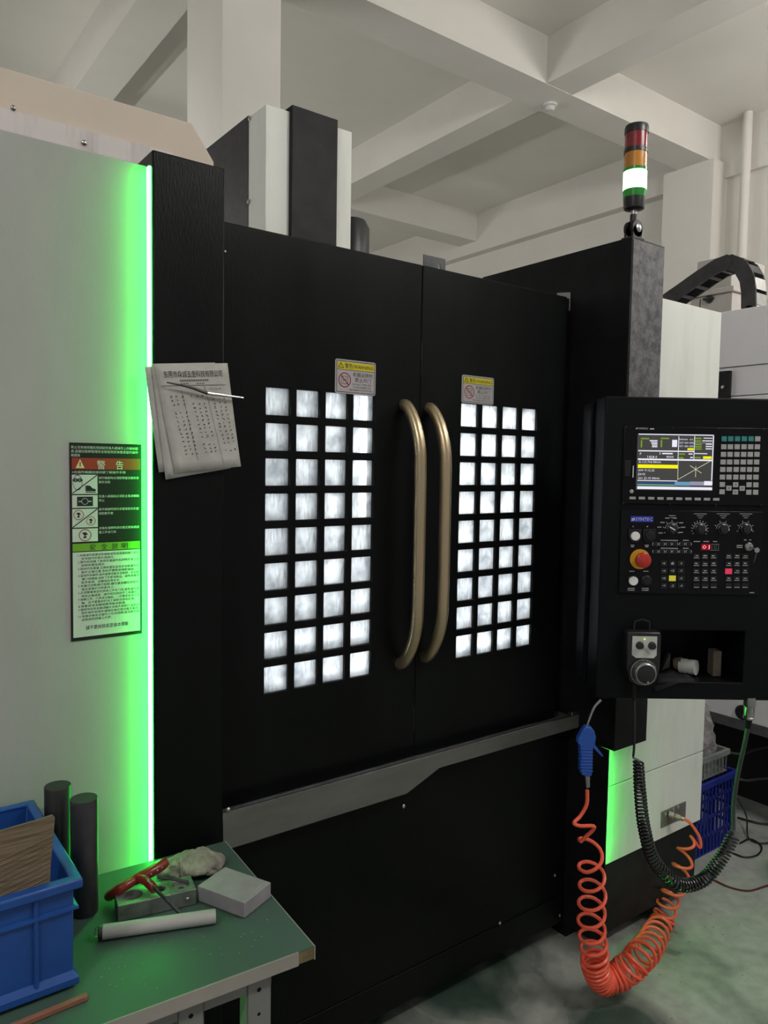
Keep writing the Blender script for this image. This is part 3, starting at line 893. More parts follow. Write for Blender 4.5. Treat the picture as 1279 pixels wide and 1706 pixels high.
K5 = DP / FPX / 5.137      # metres per zoomed pixel
t = pend = thing('control_pendant', (PO + PU * 0.25 - PN * -0.1), 'tall black control pendant with screen, keypad, knobs and red emergency stop', 'control panel')
ox0, oz1 = L(1101, 1050)
ox1, oz0 = L(1237, 1138)
pw, ph = 0.535, L(1005, 660)[1]
FPX2 = FP @ MX(((1, 0, 0, 0), (0, 0, 1, 0), (0, 1, 0, 0), (0, 0, 0, 1)))   # local x, depth, height
MB(FPX2).plate([0, ox0, ox1, pw], [0, oz0, oz1, ph], {(1, 1)}, 0, -0.185).build('housing', 'pendant_black', t, bevel=0.004, seg=3)
MB(FPX2).box(0.004, pw - 0.004, -0.187, -0.183, 0.004, ph - 0.004).build('back_plate', 'pendant_black', t)
MB(FPX2).box(-0.012, 0.0, -0.185, -0.1, 0.02, ph - 0.01).build('side_flange', 'pendant_black', t, bevel=0.003)
MB(FPX2).box(0.25, 0.37, -0.4, -0.186, ph * 0.45, ph * 0.55).build('support_arm', 'pendant_black', t, bevel=0.004)
# screen and keypad plate
x0, z1 = L6(45, 50); x1, z0 = L6(1262, 735)
plate_ = MB(FPX2).box(x0, x1, 0, 0.004, z0, z1).build('keypad_plate', 'panel_black', t, bevel=0.002)
for px, py in ((60, 60), (455, 70), (852, 75), (1240, 82), (36, 712), (435, 718), (825, 724), (1215, 728)):
    a, b = L6(px, py)
    MB(FP).lathe([(0.003, 0.004), (0.0028, 0.005), (0.0012, 0.0056)], (a, b, 0), n=10).build('screw', 'key_dark', plate_, smooth=True)
sx0, sz1 = L6(160, 116); sx1, sz0 = L6(796, 606)
scr = MB(FPX2).box(sx0, sx1, 0.004, 0.0046, sz0, sz1).build('screen', 'lcd_dark', t, label='lit colour screen')
CS = 0.005


def S6(x, y): return L6(x - (y - 116) * 0.028 + 8, y - (x - 160) * 0.012)   # straighten the crop


def lcd(m, quads, z=CS):
    b = MB(FP)
    for qx0, qy0, qx1, qy1 in quads:
        a, d = S6(qx0, qy0); e, f2 = S6(qx1, qy1)
        b.rect(max(a, sx0), min(e, sx1), f2, d, z)
    return b


lcd(0, [(160, 116, 800, 142)]).build('screen_header', 'lcd_white', scr)
lcd(0, [(160, 512, 500, 528), (160, 565, 800, 606), (730, 528, 800, 566)]).build('screen_footer', 'lcd_white', scr)
lcd(0, [(160, 378, 505, 418), (715, 316, 788, 340), (580, 245, 632, 264)]).build('screen_yellow', 'lcd_yellow', scr)
lcd(0, [(160, 530, 480, 548)]).build('screen_blue_bar', 'lcd_blue', scr)
lcd(0, [(160, 548, 480, 563)]).build('screen_mint_bar', 'lcd_mint', scr)
lcd(0, [(480, 530, 610, 566)]).build('screen_cyan_bar', 'lcd_cyan', scr)
lcd(0, [(610, 530, 730, 566)]).build('screen_grey_bar', 'lcd_grey', scr)
lcd(0, [(180, 152, 250, 166), (350, 152, 420, 166), (180, 172, 192, 234), (350, 172, 362, 234), (642, 155, 695, 170), (642, 178, 695, 192), (642, 207, 700, 222), (642, 227, 700, 242), (642, 247, 700, 260), (508, 288, 562, 302), (508, 320, 548, 334), (642, 320, 695, 334)]).build('screen_green_fields', 'lcd_green', scr)
lcd(0, [(255, 172, 322, 182), (265, 186, 322, 194), (272, 198, 322, 208), (276, 212, 322, 220), (276, 224, 322, 234), (448, 172, 490, 234), (160, 266, 640, 270), (160, 341, 798, 345), (501, 142, 504, 345), (636, 142, 639, 345), (639, 200, 798, 203),
        (365, 282, 455, 296), (715, 158, 790, 166), (705, 180, 790, 190), (735, 208, 788, 218), (735, 228, 788, 238), (735, 248, 788, 258), (795, 142, 798, 525), (590, 290, 625, 300), (605, 320, 628, 330), (640, 288, 750, 298)]).build('screen_white_fields', 'lcd_white', scr)
tx = MB(FP)
for body, qx, qy, h, w in (('X-113.704 F8000.', 165, 366, 18, 195), ('G00 Y-12.25', 162, 436, 18, 140), ('Z4.95', 162, 470, 18, 62), ('G01 Z1.95 F8000.', 162, 504, 18, 190)):
    a, b = S6(qx, qy); tx.text(body, a, b, h * K5, CS + 0.0003, width=w * K5)
for body, qx, qy, h, w in (('G17 G00 G54', 508, 205, 15, 120), ('G71 G40 G49', 508, 234, 15, 120), ('N0000  O1', 508, 176, 14, 115)):
    a, b = S6(qx, qy); tx.text(body, a, b, h * K5, CS + 0.0003, width=w * K5)
tx.build('screen_text', 'lcd_white', scr)
tx = MB(FP)
for body, qx, qy, h, w in (('1428.0', 240, 326, 22, 82), ('4000', 400, 328, 22, 62), ('F', 175, 296, 18, 12), ('S', 340, 296, 18, 14)):
    a, b = S6(qx, qy); tx.text(body, a, b, h * K5, CS + 0.0003, width=w * K5)
tx.build('screen_readout', 'lcd_white', scr)
gl = MB(FP)
for qx0, qy0, qx1, qy1 in ((505, 512, 795, 348), (655, 400, 655, 494), (605, 394, 705, 460), (503, 345, 503, 512)):
    a, b = S6(qx0, qy0); e, f2 = S6(qx1, qy1); gl.seg(a, b, e, f2, 4 * K5, CS + 0.0003)
gl.build('toolpath_plot', 'lcd_line', scr)
lg = MB(FP)
a, b = L6(145, 78); lg.text('SYNTEC', a + 16 * K5, b, 14 * K5, 0.0046, width=86 * K5); lg.rect(a + 118 * K5, a + 154 * K5, b, b + 9 * K5, 0.0046)
lg.seg(a, b, a + 12 * K5, b + 14 * K5, 6 * K5, 0.0046)
lg.build('bezel_logo', 'print_white', plate_)
kme = MB(FP.to_3x3().to_4x4()).box(-22 * K5, 22 * K5, -21 * K5, 21 * K5, 0, 0.0025).mesh('key'); kme.materials.append(MATS['key_grey'])
kme2 = kme.copy(); kme2.materials.clear(); kme2.materials.append(MATS['key_teal'])
fme = MB(FP.to_3x3().to_4x4()).box(-26 * K5, 26 * K5, -11 * K5, 11 * K5, 0, 0.0025).mesh('function_key'); fme.materials.append(MATS['key_grey'])


def put(name, me, a, b, c=0.004):
    return shared(name, me, None, FP @ V((a, b, c)), plate_)


for r, y in enumerate((160, 228, 293, 358, 422, 487)):
    for k, x in enumerate((896, 952, 1010, 1068, 1125, 1182)):
        put('key', kme2 if r == 0 and k < 5 else kme, *L6(x - 3.0 * r, y))
for x, y in ((880, 550), (994, 552), (1108, 552), (1166, 553), (936, 581), (1050, 583), (878, 612), (992, 614), (1106, 616), (1164, 616)):
    put('key', kme, *L6(x, y))
for i in range(10):
    put('function_key', fme, *L6(115 + 79.3 * i, 665 + 1.3 * i))
kp = MB(FP)                     # arrow marks on the four cursor keys
for (x, y), (dx, dy) in (((994, 552), (0, 1)), ((936, 581), (-1, 0)), ((1050, 583), (1, 0)), ((992, 614), (0, -1))):
    a, b = L6(x, y)
    q = 9 * K5
    kp.add([(a + dx * q, b + dy * q, 0.0068), (a - dx * q * .4 - dy * q * .7, b - dy * q * .4 + dx * q * .7, 0.0068), (a - dx * q * .4 + dy * q * .7, b - dy * q * .4 - dx * q * .7, 0.0068)], [(0, 1, 2)])
kp.build('arrow_marks', 'ink', plate_)
a, b = L6(75, 412)
MB(FPX2).box(a - 28 * K5, a + 24 * K5, 0.004, 0.006, b - 70 * K5, b + 70 * K5).build('usb_cover', 'key_dark', plate_, bevel=0.002)
a, b = L6(121, 440)
MB(FP).rect(a - 4 * K5, a + 4 * K5, b - 50 * K5, b + 50 * K5, 0.0045).build('card_slot', 'print_white', plate_)
a, b = L6(106, 609)
MB(FP).lathe([(17 * K5, 0.004), (17 * K5, 0.007), (12 * K5, 0.008)], (a, b, 0), n=16).build('power_key', 'key_grey', plate_, smooth=True)
# operator panel
x0, z1 = L5(20, 45); x1, z0 = L5(1200, 780)
plate_ = MB(FPX2).box(x0, x1, 0, 0.004, z0, z1).build('operator_plate', 'panel_black', t, bevel=0.002)
a, b = L5(98, 150); e, f2 = L5(294, 103)
MB(FP).rect(a, e, b, f2, 0.0045).build('logo_plate', 'logo_blue', plate_)
lg = MB(FP).text('SYNTEC', a + 42 * K5, b + 11 * K5, 28 * K5, 0.0049, width=145 * K5)
for dy in (0, 12):
    lg.seg(a + 8 * K5, b + (12 + dy) * K5, a + 36 * K5, b + (20 + dy) * K5, 7 * K5, 0.0049)
lg.build('logo_lettering', 'print_white', plate_)
for x, y, r, m1 in ((133, 270, 38, 'button_white'), (255, 268, 38, 'key_dark')):
    a, b = L5(x, y)
    g = MB(FP); pts = [(a + dx * K5, b + dy * K5) for dx, dy in ((-54, 58), (54, 58), (56, -20), (28, -56), (-28, -56), (-56, -20))]
    g.prism(pts, 0.004, 0.009, 2).build('button_guard', 'key_dark', plate_, bevel=0.001)
    MB(FP).lathe([(r * K5, 0.009), (r * K5, 0.014), (r * 0.85 * K5, 0.0155), (0.001, 0.0155)], (a, b, 0), n=24).build('push_button', m1, plate_, smooth=True)
for x, y, m1 in ((117, 652, 'button_white'), (233, 652, 'key_dark')):
    a, b = L5(x, y)
    MB(FP).lathe([(46 * K5, 0.004), (45 * K5, 0.008), (40 * K5, 0.009)], (a, b, 0), n=28).build('button_bezel', 'dark_plastic', plate_, smooth=True)
    MB(FP).lathe([(38 * K5, 0.009), (38 * K5, 0.013), (33 * K5, 0.0145), (0.001, 0.0145)], (a, b, 0), n=24).build('push_button', m1, plate_, smooth=True)
a, b = L5(178, 468)
MB(FP).lathe([(86 * K5, 0.004), (86 * K5, 0.0065)], (a, b, 0), n=36).build('stop_ring', 'estop_yellow', plate_, smooth=True)
MB(FP).lathe([(34 * K5, 0.006), (36 * K5, 0.02), (60 * K5, 0.024), (66 * K5, 0.03), (64 * K5, 0.037), (50 * K5, 0.04), (0.001, 0.041)], (a, b, 0), n=36).build('emergency_stop', 'estop_red', plate_, smooth=True, label='red mushroom emergency stop button')
mk = MB(FP)                     # white and grey printing of the panel
for i, (x, y, n, a0, a1) in enumerate(((450, 210, 7, -30, 210), (690, 212, 13, -35, 215), (885, 212, 4, 25, 155), (1078, 212, 6, -15, 195))):
    a, b = L5(x, y)
    MB(FP).lathe([(46 * K5, 0.004), (46 * K5, 0.008), (36 * K5, 0.01), (33 * K5, 0.018), (0.001, 0.019)], (a, b, 0), n=28).build('rotary_knob', 'dark_plastic', plate_, smooth=True)
    an = math.radians((150, -5, -5, -5)[i])
    pt = MB(FP)
    if i == 0:
        pt.seg(a + math.cos(an) * 40 * K5, b + math.sin(an) * 40 * K5, a - math.cos(an) * 14 * K5, b - math.sin(an) * 14 * K5, 9 * K5, 0.0195)
    else:
        pt.seg(a + math.cos(an) * 26 * K5, b + math.sin(an) * 26 * K5, a + math.cos(an) * 48 * K5, b + math.sin(an) * 48 * K5, 14 * K5, 0.012)
    pt.build('knob_pointer', 'button_white', plate_)
    mk.ring(a, b, 52 * K5, 56 * K5, 0.0045, 24, 1, math.radians(0), math.radians(180))
    for q in range(n):
        an = math.radians(a0 + (a1 - a0) * q / (n - 1))
        mk.seg(a + math.cos(an) * 60 * K5, b + math.sin(an) * 60 * K5, a + math.cos(an) * 76 * K5, b + math.sin(an) * 76 * K5, 5 * K5, 0.0045)
    for q, w in enumerate((110, 60, 34)):
        if i == 0 and q == 0: continue
        mk.rect(a - w / 2 * K5, a + w / 2 * K5, b + (128 - q * 17) * K5, b + (133 - q * 17) * K5, 0.0045)
for x, y in ((412, 118), (475, 118), (372, 155), (530, 158), (345, 195), (548, 196), (355, 245), (528, 240)):
    a, b = L5(x, y); mk.rect(a - 18 * K5, a + 18 * K5, b - 4 * K5, b + 4 * K5, 0.0045)
for x, y, w in ((115, 350, 34), (115, 362, 26), (237, 350, 34), (237, 362, 26), (103, 718, 60), (103, 734, 60), (223, 718, 60), (223, 734, 60), (110, 572, 44), (230, 572, 44), (430, 308, 150), (570, 308, 50), (430, 376, 150), (570, 376, 50),
                (665, 318, 56), (745, 318, 50), (820, 318, 36), (1030, 352, 52), (1030, 368, 52), (1078, 305, 22), (1120, 305, 16), (1135, 755, 40), (121, 190, 10), (242, 190, 14)):
    a, b = L5(x, y); mk.rect(a - w / 2 * K5, a + w / 2 * K5, b - 4 * K5, b + 4 * K5, 0.0045)
mk.build('panel_print', 'print_grey', plate_)
for x in (310, 366, 424, 480, 538, 595):
    for y in (340, 404):
        a, b = L5(x, y)
        o = MB(FP).lathe([(22 * K5, 0.004), (20 * K5, 0.0065), (0.001, 0.007)], (a, b, 0), n=16).build('oval_button', 'key_dark', plate_, smooth=True)
        MB(FP).ring(a, b, 22 * K5, 26 * K5, 0.0046, 20, 0.75).build('button_ring', 'print_white', plate_)
a, b = L5(742, 365)
MB(FP).rect(a - 40 * K5, a + 40 * K5, b - 27 * K5, b + 27 * K5, 0.0046).build('digit_window', 'segment_back', plate_)
MB(FP).text('01', a - 32 * K5, b - 18 * K5, 36 * K5, 0.005, width=64 * K5).build('digits', 'segment_red', plate_, label='red lit digits 01')
a, b = L5(821, 367)
g = MB(FP)
for dx in (-18, 18):
    for s in (0, 1):
        g.rect(a + (dx - 12) * K5, a + (dx - 8) * K5, b - 18 * K5, b + 18 * K5, 0.0046); g.rect(a + (dx + 8) * K5, a + (dx + 12) * K5, b - 18 * K5, b + 18 * K5, 0.0046)
for dy in (-27, 24):
    g.rect(a - 36 * K5, a + 36 * K5, b + dy * K5, b + (dy + 3) * K5, 0.0046)
g.build('counter_window', 'print_grey', plate_)
jm = MB(FP.to_3x3().to_4x4()).box(-29 * K5, 29 * K5, -24 * K5, 24 * K5, 0, 0.002).mesh('membrane_key'); jm.materials.append(MATS['key_dark'])
jy = jm.copy(); jy.materials.clear(); jy.materials.append(MATS['key_yellow'])
jr = jm.copy(); jr.materials.clear(); jr.materials.append(MATS['key_red'])
lt = MB(FP); lg = MB(FP)
for r, (y, ws) in enumerate(((505, ('+5', None, '-5')), (568, ('+4', '+Z', '-Y')), (632, ('+X', None, '-X')), (695, ('+Y', '-Z', '-4')))):
    for k, (x, w) in enumerate(zip((382, 455, 528), ws)):
        a, b = L5(x, y)
        put('membrane_key', jy if (r, k) == (2, 1) else jm, a, b)
        if w: lt.text(w, a, b - 8 * K5, 18 * K5, 0.0064, 'c')
        elif r == 0:
            lg.rect(a - 12 * K5, a + 12 * K5, b - 10 * K5, b + 2 * K5, 0.0064); lg.add([(a - 14 * K5, b + 2 * K5, 0.0064), (a + 14 * K5, b + 2 * K5, 0.0064), (a, b + 16 * K5, 0.0064)], [(0, 1, 2)])
for xs, red in (((660, 732, 806), None), ((935, 1005, 1075), (2, 0))):
    for r, y in enumerate((445, 510, 572, 637, 697)):
        for k, x in enumerate(xs):
            a, b = L5(x, y)
            isred = red == (r, k)
            put('membrane_key', jr if isred else jm, a, b)
            if isred: continue
            random.seed(r * 31 + x)
            if r < 4:
                lg.rect(a - random.uniform(8, 18) * K5, a + random.uniform(8, 18) * K5, b + 1 * K5, b + random.uniform(8, 14) * K5, 0.0064)
            lg.rect(a - 22 * K5, a + 22 * K5, b - 14 * K5, b - 8 * K5, 0.0064)
lt.build('jog_lettering', 'print_white', plate_)
lg.build('key_symbols', 'print_grey', plate_)
a, b = L5(1105, 362)
MB(FP).lathe([(38 * K5, 0.004), (38 * K5, 0.009), (30 * K5, 0.012), (14 * K5, 0.013)], (a, b, 0), n=24).build('key_switch', 'steel', plate_, smooth=True)
MB(FP).tube([(a, b, 0.012), (a + 8 * K5, b - 6 * K5, 0.03)], 0.0016, 8).build('switch_key', 'steel', plate_)
MB(FP).lathe([(10 * K5, 0), (22 * K5, 0), (22 * K5, 0.002), (10 * K5, 0.002)], (a + 34 * K5, b - 20 * K5, 0.03), n=18).build('key_bow', 'steel', plate_, smooth=True)
MB(FP).tube([(a + 34 * K5, b - 40 * K5, 0.03), (a + 28 * K5, b - 95 * K5, 0.026), (a + 26 * K5, b - 130 * K5, 0.02)], 0.001, 6).build('key_ring_cord', 'steel', plate_)

# things lying in the pendant's open shelf
def shelf(a, b, c): return FP @ V((a, b, c))


a, b = L(1166, 1122)
t2 = thing('tape_roll', shelf(a, oz0, -0.08), 'worn white roll lying in the open shelf of the control pendant', 'roll')
ax = (shelf(1, 0.35, 0.3) - shelf(0, 0, 0)).normalized()
MB().tube([shelf(a - 0.02, oz0 + 0.024, -0.09), shelf(a + 0.014, oz0 + 0.026, -0.06)], 0.022, 18).build('roll', 'sign_white', t2, smooth=True)
MB().tube([shelf(a - 0.034, oz0 + 0.026, -0.1), shelf(a - 0.016, oz0 + 0.03, -0.088)], [0.017, 0.02], 14).build('worn_end', 'grey_wood', t2, smooth=True)
MB().tube([shelf(a - 0.003, oz0 + 0.0245, -0.0765), shelf(a + 0.004, oz0 + 0.025, -0.071)], 0.0226, 18).build('band', 'rubber', t2, smooth=True)
a, b = L(1210, 1110)
tag(MB(FPX2).box(a - 0.011, a + 0.013, -0.10, -0.06, oz0 + 0.001, oz0 + 0.075).build('wood_block', 'grey_wood', None, bevel=0.002), 'small upright brown block in the open shelf of the control pendant', 'block')
a, b = L(1126, 1105)
tag(MB(FPX2).prism([(a - 0.004, oz0 + 0.001), (a + 0.02, oz0 + 0.001), (a + 0.022, oz0 + 0.055), (a + 0.012, oz0 + 0.04)], -0.12, -0.1).build('scraper', 'pale_ink', None), 'thin dark triangular scraper standing in the pendant shelf', 'scraper')
rg = MB()
n = 14
rows_ = []
for i in range(n + 1):
    u = i / n
    row = []
    for j in range(7):
        w = j / 6
        aa = L(1132, 0)[0] + u * 0.115
        cc = -0.1 + w * 0.112
        bb = oz0 + 0.004 + 0.006 * math.sin(u * 11 + w * 4) * (1 - w) + 0.004
        if w > 0.84:
            bb = oz0 + 0.004 - 0.03 * (w - 0.84) / 0.16 * max(0.0, 1 - u * 1.6) - 0.004
            cc = 0.005
        row.append(shelf(aa, bb, cc))
    rows_.append(row)
rg.loft(rows_, cap=False, closed=False)
o = rg.build('rag', 'rag', None, smooth=True, fix=False)
sm = o.modifiers.new('thick', 'SOLIDIFY'); sm.thickness = 0.002
tag(o, 'black rag hanging over the edge of the pendant shelf', 'rag')

# ================================================================== hand wheel hanging on the pendant
t = thing('handwheel_unit', shelf(*L(1063, 1130), 0.01), 'small handwheel unit with grey face and coiled black cable hooked on the pendant', 'handwheel')
a0, b1 = L(1036, 1046); a1, b0 = L(1088, 1134)
am = (a0 + a1) / 2
w = (a1 - a0) / 2
bm_ = L(1063, 1110)
MB(FP).prism([(am - w, b1 - 0.006), (am - w + 0.006, b1), (am + w - 0.006, b1), (am + w, b1 - 0.006), (am + w, b0 + 0.05), (am + w * 0.8, b0 + 0.012), (am + w * 0.35, b0), (am - w * 0.35, b0), (am - w * 0.8, b0 + 0.012), (am - w, b0 + 0.05)], 0.008, 0.05, 2).build('body', 'dark_plastic', t, bevel=0.004)
MB(FP).tube([(am - 0.022, b1 - 0.004, 0.025), (am - 0.02, b1 + 0.024, 0.025), (am, b1 + 0.03, 0.025), (am + 0.02, b1 + 0.024, 0.025), (am + 0.022, b1 - 0.004, 0.025)], 0.0025, 8).build('hook', 'dark_plastic', t, smooth=True)
fa0, fb1 = L(1043.5, 1053); fa1, fb0 = L(1082.5, 1089)
MB(FP).prism([(fa0, fb1), (fa1, fb1), (fa1, fb0 + 0.008), (fa1 - 0.008, fb0), (fa0 + 0.012, fb0), (fa0, fb0 + 0.008)], 0.05, 0.0512, 2).build('face_plate', 'sign_white', t)
for x, y in ((1055, 1068), (1075, 1068.5)):
    a, b = L(x, y)
    MB(FP).lathe([(0.011, 0.0512), (0.009, 0.0522), (0.0085, 0.062), (0.001, 0.0625)], (a, b, 0), n=18).build('selector_knob', 'dark_plastic', t, smooth=True)
a, b = L(1063, 1058)
MB(FP).lathe([(0.003, 0.0512), (0.0025, 0.0535), (0.001, 0.054)], (a, b, 0), n=10).build('indicator_lamp', 'lamp_lime', t, smooth=True)
ma, mb_ = L(1066, 1075)
MB(FP).seg(ma - 0.008, mb_ + 0.004, ma + 0.01, mb_ - 0.012, 0.006, 0.0516).build('face_mark', 'key_grey', t)
wa, wb_ = L(1060, 1111)
MB(FP).lathe([(0.037, 0.05), (0.037, 0.055), (0.033, 0.057)], (wa, wb_, 0), n=36).build('dial_scale', 'dark_plastic', t, smooth=True)
g = MB(FP)
for q in range(40):
    an = 2 * PI * q / 40
    g.seg(wa + math.cos(an) * 0.0325, wb_ + math.sin(an) * 0.0325, wa + math.cos(an) * 0.036, wb_ + math.sin(an) * 0.036, 0.0012, 0.0574)
g.build('dial_marks', 'print_white', t)
MB(FP).lathe([(0.03, 0.056), (0.031, 0.062), (0.03, 0.076), (0.027, 0.079)], (wa, wb_, 0), n=36).build('wheel_rim', 'steel', t, smooth=True)
MB(FP).lathe([(0.027, 0.0785), (0.024, 0.0795), (0.001, 0.08)], (wa, wb_, 0), n=36).build('wheel_face', 'dark_plastic', t, smooth=True)
la, lb = L(1063, 1131)
MB(FP).lathe([(0.003, 0.0795), (0.003, 0.086), (0.001, 0.087)], (la - 0.003, wb_ - 0.02, 0), n=10).build('wheel_grip', 'steel', t, smooth=True)
DC = 2.07
sp = [atd(1056, 1133, DC), atd(1056, 1166, DC)]
g = MB()
for q in range(8):
    p = sp[0].lerp(sp[1], q / 8)
    g.cyl(p, p + V((0, 0, -0.004)), 0.0085 - q * 0.0003, n=12)
g.cyl(sp[0], sp[1], 0.0065, n=12)
g.build('strain_relief', 'rubber', t, smooth=True)
lead = smooth_path([atd(1056, 1160, DC), atd(1056.5, 1210, DC), atd(1056, 1245, DC), atd(1054.5, 1262, DC)], 6)
cpts = [atd(1063, 1266, DC), atd(1066, 1320, DC), atd(1073, 1380, DC + 0.01), atd(1090, 1435, DC + 0.03), atd(1130, 1473, DC + 0.06), atd(1170, 1466, DC + 0.09), atd(1200, 1432, DC + 0.12), atd(1222, 1391, DC + 0.14)]
hx = coil(cpts, [0.0125, 0.0145, 0.0155, 0.0165, 0.0175, 0.0175, 0.017, 0.0165], [0, 9, 19, 29, 38, 46, 54, 62], 12)
MB().tube(lead + hx[3:], 0.0034, 7).build('coiled_cable', 'cable_black', t, smooth=True, label='black coiled cable')
tail = smooth_path([hx[-1], atd(1221, 1380, DC + 0.15), atd(1222, 1340, DC + 0.15), atd(1229, 1290, DC + 0.13), atd(1240, 1240, DC + 0.1), atd(1246, 1208, DC + 0.06)], 8)
MB().tube(tail, 0.0065, 8).build('cable_tail', 'cable_grey', t, smooth=True)
MB().tube([atd(1245.5, 1212, DC + 0.06), atd(1247, 1196, DC + 0.05)], [0.0075, 0.0105], 14).build('plug_boot', 'rubber', t, smooth=True)
p0, p1 = atd(1247, 1197, DC + 0.05), atd(1249, 1160, DC + 0.04)
ax = (p1 - p0)
g = MB().lathe([(0.012, 0), (0.016, 0.002), (0.016, 0.006), (0.013, 0.008), (0.0145, ax.length * 0.55), (0.017, ax.length * 0.6), (0.017, ax.length * 0.85), (0.015, ax.length)], p0, ax, 20)
g.build('plug', 'steel', t, smooth=True, label='metal screw plug')

# ================================================================== air gun and orange hose
DG = 2.06
t = thing('air_gun', atd(975, 1310, DG), 'blue air blow gun hanging beside the control pendant', 'air gun')
MB().tube(smooth_path([atd(1001, 1166, DG), atd(990, 1178, DG), atd(982, 1196, DG), atd(973, 1222, DG)], 5), 0.0034, 10).build('nozzle', 'steel', t, smooth=True)


def pol(pts): return [atd(x, y, DG) for x, y in pts]


def slab(pts, th, name, m, bev=0.003):
    """outline in the plane facing the camera's side, thickness th"""
    P = pol(pts)
    off = NH * (th / 2)
    return MB().loft([[p - off for p in P], [p + off for p in P]]).build(name, m, t, bevel=bev)


slab([(968, 1216), (974, 1208), (984, 1210), (989, 1218), (989, 1232), (986, 1242), (984, 1290), (978, 1292), (966, 1288), (966, 1262), (964, 1240), (960, 1236), (961, 1228)], 0.024, 'body', 'gun_blue')
for i in range(8):
    y = 1244 + i * 5.2
    slab([(964.5, y), (985.5, y + 1), (985, y + 3), (964.5, y + 2)], 0.027, 'grip_rib', 'gun_blue', 0.0008)
slab([(988, 1218), (992, 1226), (990, 1240), (1004, 1258), (1002, 1260), (986, 1244)], 0.01, 'trigger', 'gun_blue', 0.001)
MB().lathe([(0.009, 0), (0.0095, 0.006), (0.008, 0.008), (0.0085, 0.018), (0.007, 0.022), (0.007, 0.036), (0.0055, 0.04)], atd(977, 1288, DG), atd(979, 1318, DG) - atd(977, 1288, DG), 16).build('hose_fitting', 'steel', t, smooth=True)

fp = at(1003, 1652, 2, 0.012)
t = thing('coiled_air_hose', (fp.x, fp.y, 0), 'bright orange coiled air hose drooping from the air gun to the floor', 'hose')
lead = [atd(978, 1316, DG), atd(977, 1340, DG), atd(966, 1360, DG), atd(956, 1371, DG - 0.01), atd(966, 1376, DG - 0.02), atd(990, 1378, DG - 0.02)]


def mixd(x, y, D): return atd(x, y, D)


D0, D1 = 2.07, (fp - CAM).dot(NH)
fl1 = at(1005, 1630, 2, 0.045); fl2 = at(1030, 1640, 2, 0.045); fl3 = at(1060, 1610, 2, 0.05)
endp = V((AP.x + 0.03, YW - 0.075, AP.z - 0.03))
De = (endp - CAM).dot(NH)
cc = [mixd(984, 1392, D0), mixd(983, 1440, D0 + 0.02), mixd(986, 1500, D0 + 0.06), mixd(987, 1555, D0 + 0.1), mixd(990, 1600, D1 - 0.07), mixd(1003, 1632, D1 - 0.05), mixd(1035, 1622, D1 - 0.03), mixd(1070, 1590, D1 + 0.0), mixd(1098, 1545, De - 0.02), mixd(1118, 1490, De), mixd(1138, 1435, De), mixd(1148, 1395, De)]
hr = [0.03, 0.034, 0.038, 0.0385, 0.0385, 0.037, 0.04, 0.042, 0.04, 0.034, 0.031, 0.022]
tn = [0, 1.0, 3.0, 5.0, 7.4, 14, 20, 26, 31, 34.5, 37.0, 38.2]
hx = coil(cc, hr, tn, 18, phase=2.4)
out = smooth_path([hx[-1], atd(1166, 1412, De), atd(1165, 1395, De), atd(1150, 1372, De), atd(1138, 1364, De)], 8)
for k_, p in enumerate(hx):
    p += V((math.sin(k_ * 0.061), math.cos(k_ * 0.083), 0.5 * math.sin(k_ * 0.047))) * 0.0022
    p.z = max(p.z, 0.007)
path = smooth_path(lead + [hx[2]], 6)[:-1] + hx[2:] + out[1:]
MB().tube(path, 0.0053, 8).build('hose', 'hose_orange', t, smooth=True)
q0 = atd(1139, 1365, De); q1 = V((AP.x - 0.03, YW - 0.004, AP.z + 0.012))
ax = q1 - q0
MB().lathe([(0.0075, 0), (0.0085, 0.012), (0.011, 0.014), (0.011, 0.03), (0.009, 0.032), (0.0125, 0.036), (0.0125, 0.052), (0.009, 0.054), (0.009, ax.length)], q0, ax, 18).build('quick_coupler', 'brass_nickel', t, smooth=True, label='nickel quick coupler')

# ================================================================== papers on the pillar
F0 = front((0, -0.0505, 0))


def sheet(name, px, y, lab, curl, seed):
    """thin bent sheet through four photo corners (TL, TR, BR, BL) on the pillar front"""
    C4 = [at(a, b, 1, y) for a, b in px]
    n = 10
    rows_ = []
    for j in range(n + 1):
        v = j / n
        row = []
        for i in range(n + 1):
            u = i / n
            p = (C4[0].lerp(C4[1], u)).lerp(C4[3].lerp(C4[2], u), v)
            p.y -= curl * (v ** 2) * (0.35 + 0.65 * u) + 0.0012 * math.sin(7 * u + seed) * v
            row.append(p)
        rows_.append(row)
    o = MB().loft(rows_, cap=False, closed=False).build(name, 'paper', None, smooth=True, fix=False)
    s = o.modifiers.new('thick', 'SOLIDIFY'); s.thickness = 0.0004; s.offset = 1
    tag(o, lab, 'paper', 'job sheets on the pillar')

    def pt(u, v, lift=0.0012):
        p = (C4[0].lerp(C4[1], u)).lerp(C4[3].lerp(C4[2], u), v)
        p.y -= curl * (v ** 2) * (0.35 + 0.65 * u) + 0.0012 * math.sin(7 * u + seed) * v + lift
        return p
    return o, pt


sheet('paper_sheet', [(241, 611), (330, 606), (372, 775), (264, 787)], -0.0535, 'rearmost handwritten sheet of the bundle, showing past the left edge', 0.004, 1)
sheet('paper_sheet', [(252, 606), (358, 604), (382, 780), (275, 799)], -0.056, 'middle sheet of the paper bundle, its corner hanging lowest', 0.006, 2)
so, pt = sheet('paper_sheet', [(256, 606), (379, 605), (399, 777), (291, 789)], -0.0585, 'front handwritten job sheet with a printed company heading', 0.008, 3)


def write_on(name, m, shapes):
    """shapes drawn on the unit square, bent onto the sheet"""
    b = MB()
    b.v = [pt(p.x, p.y) for p in shapes.v]
    b.f = shapes.f
    return b.build(name, m, so, fix=False)


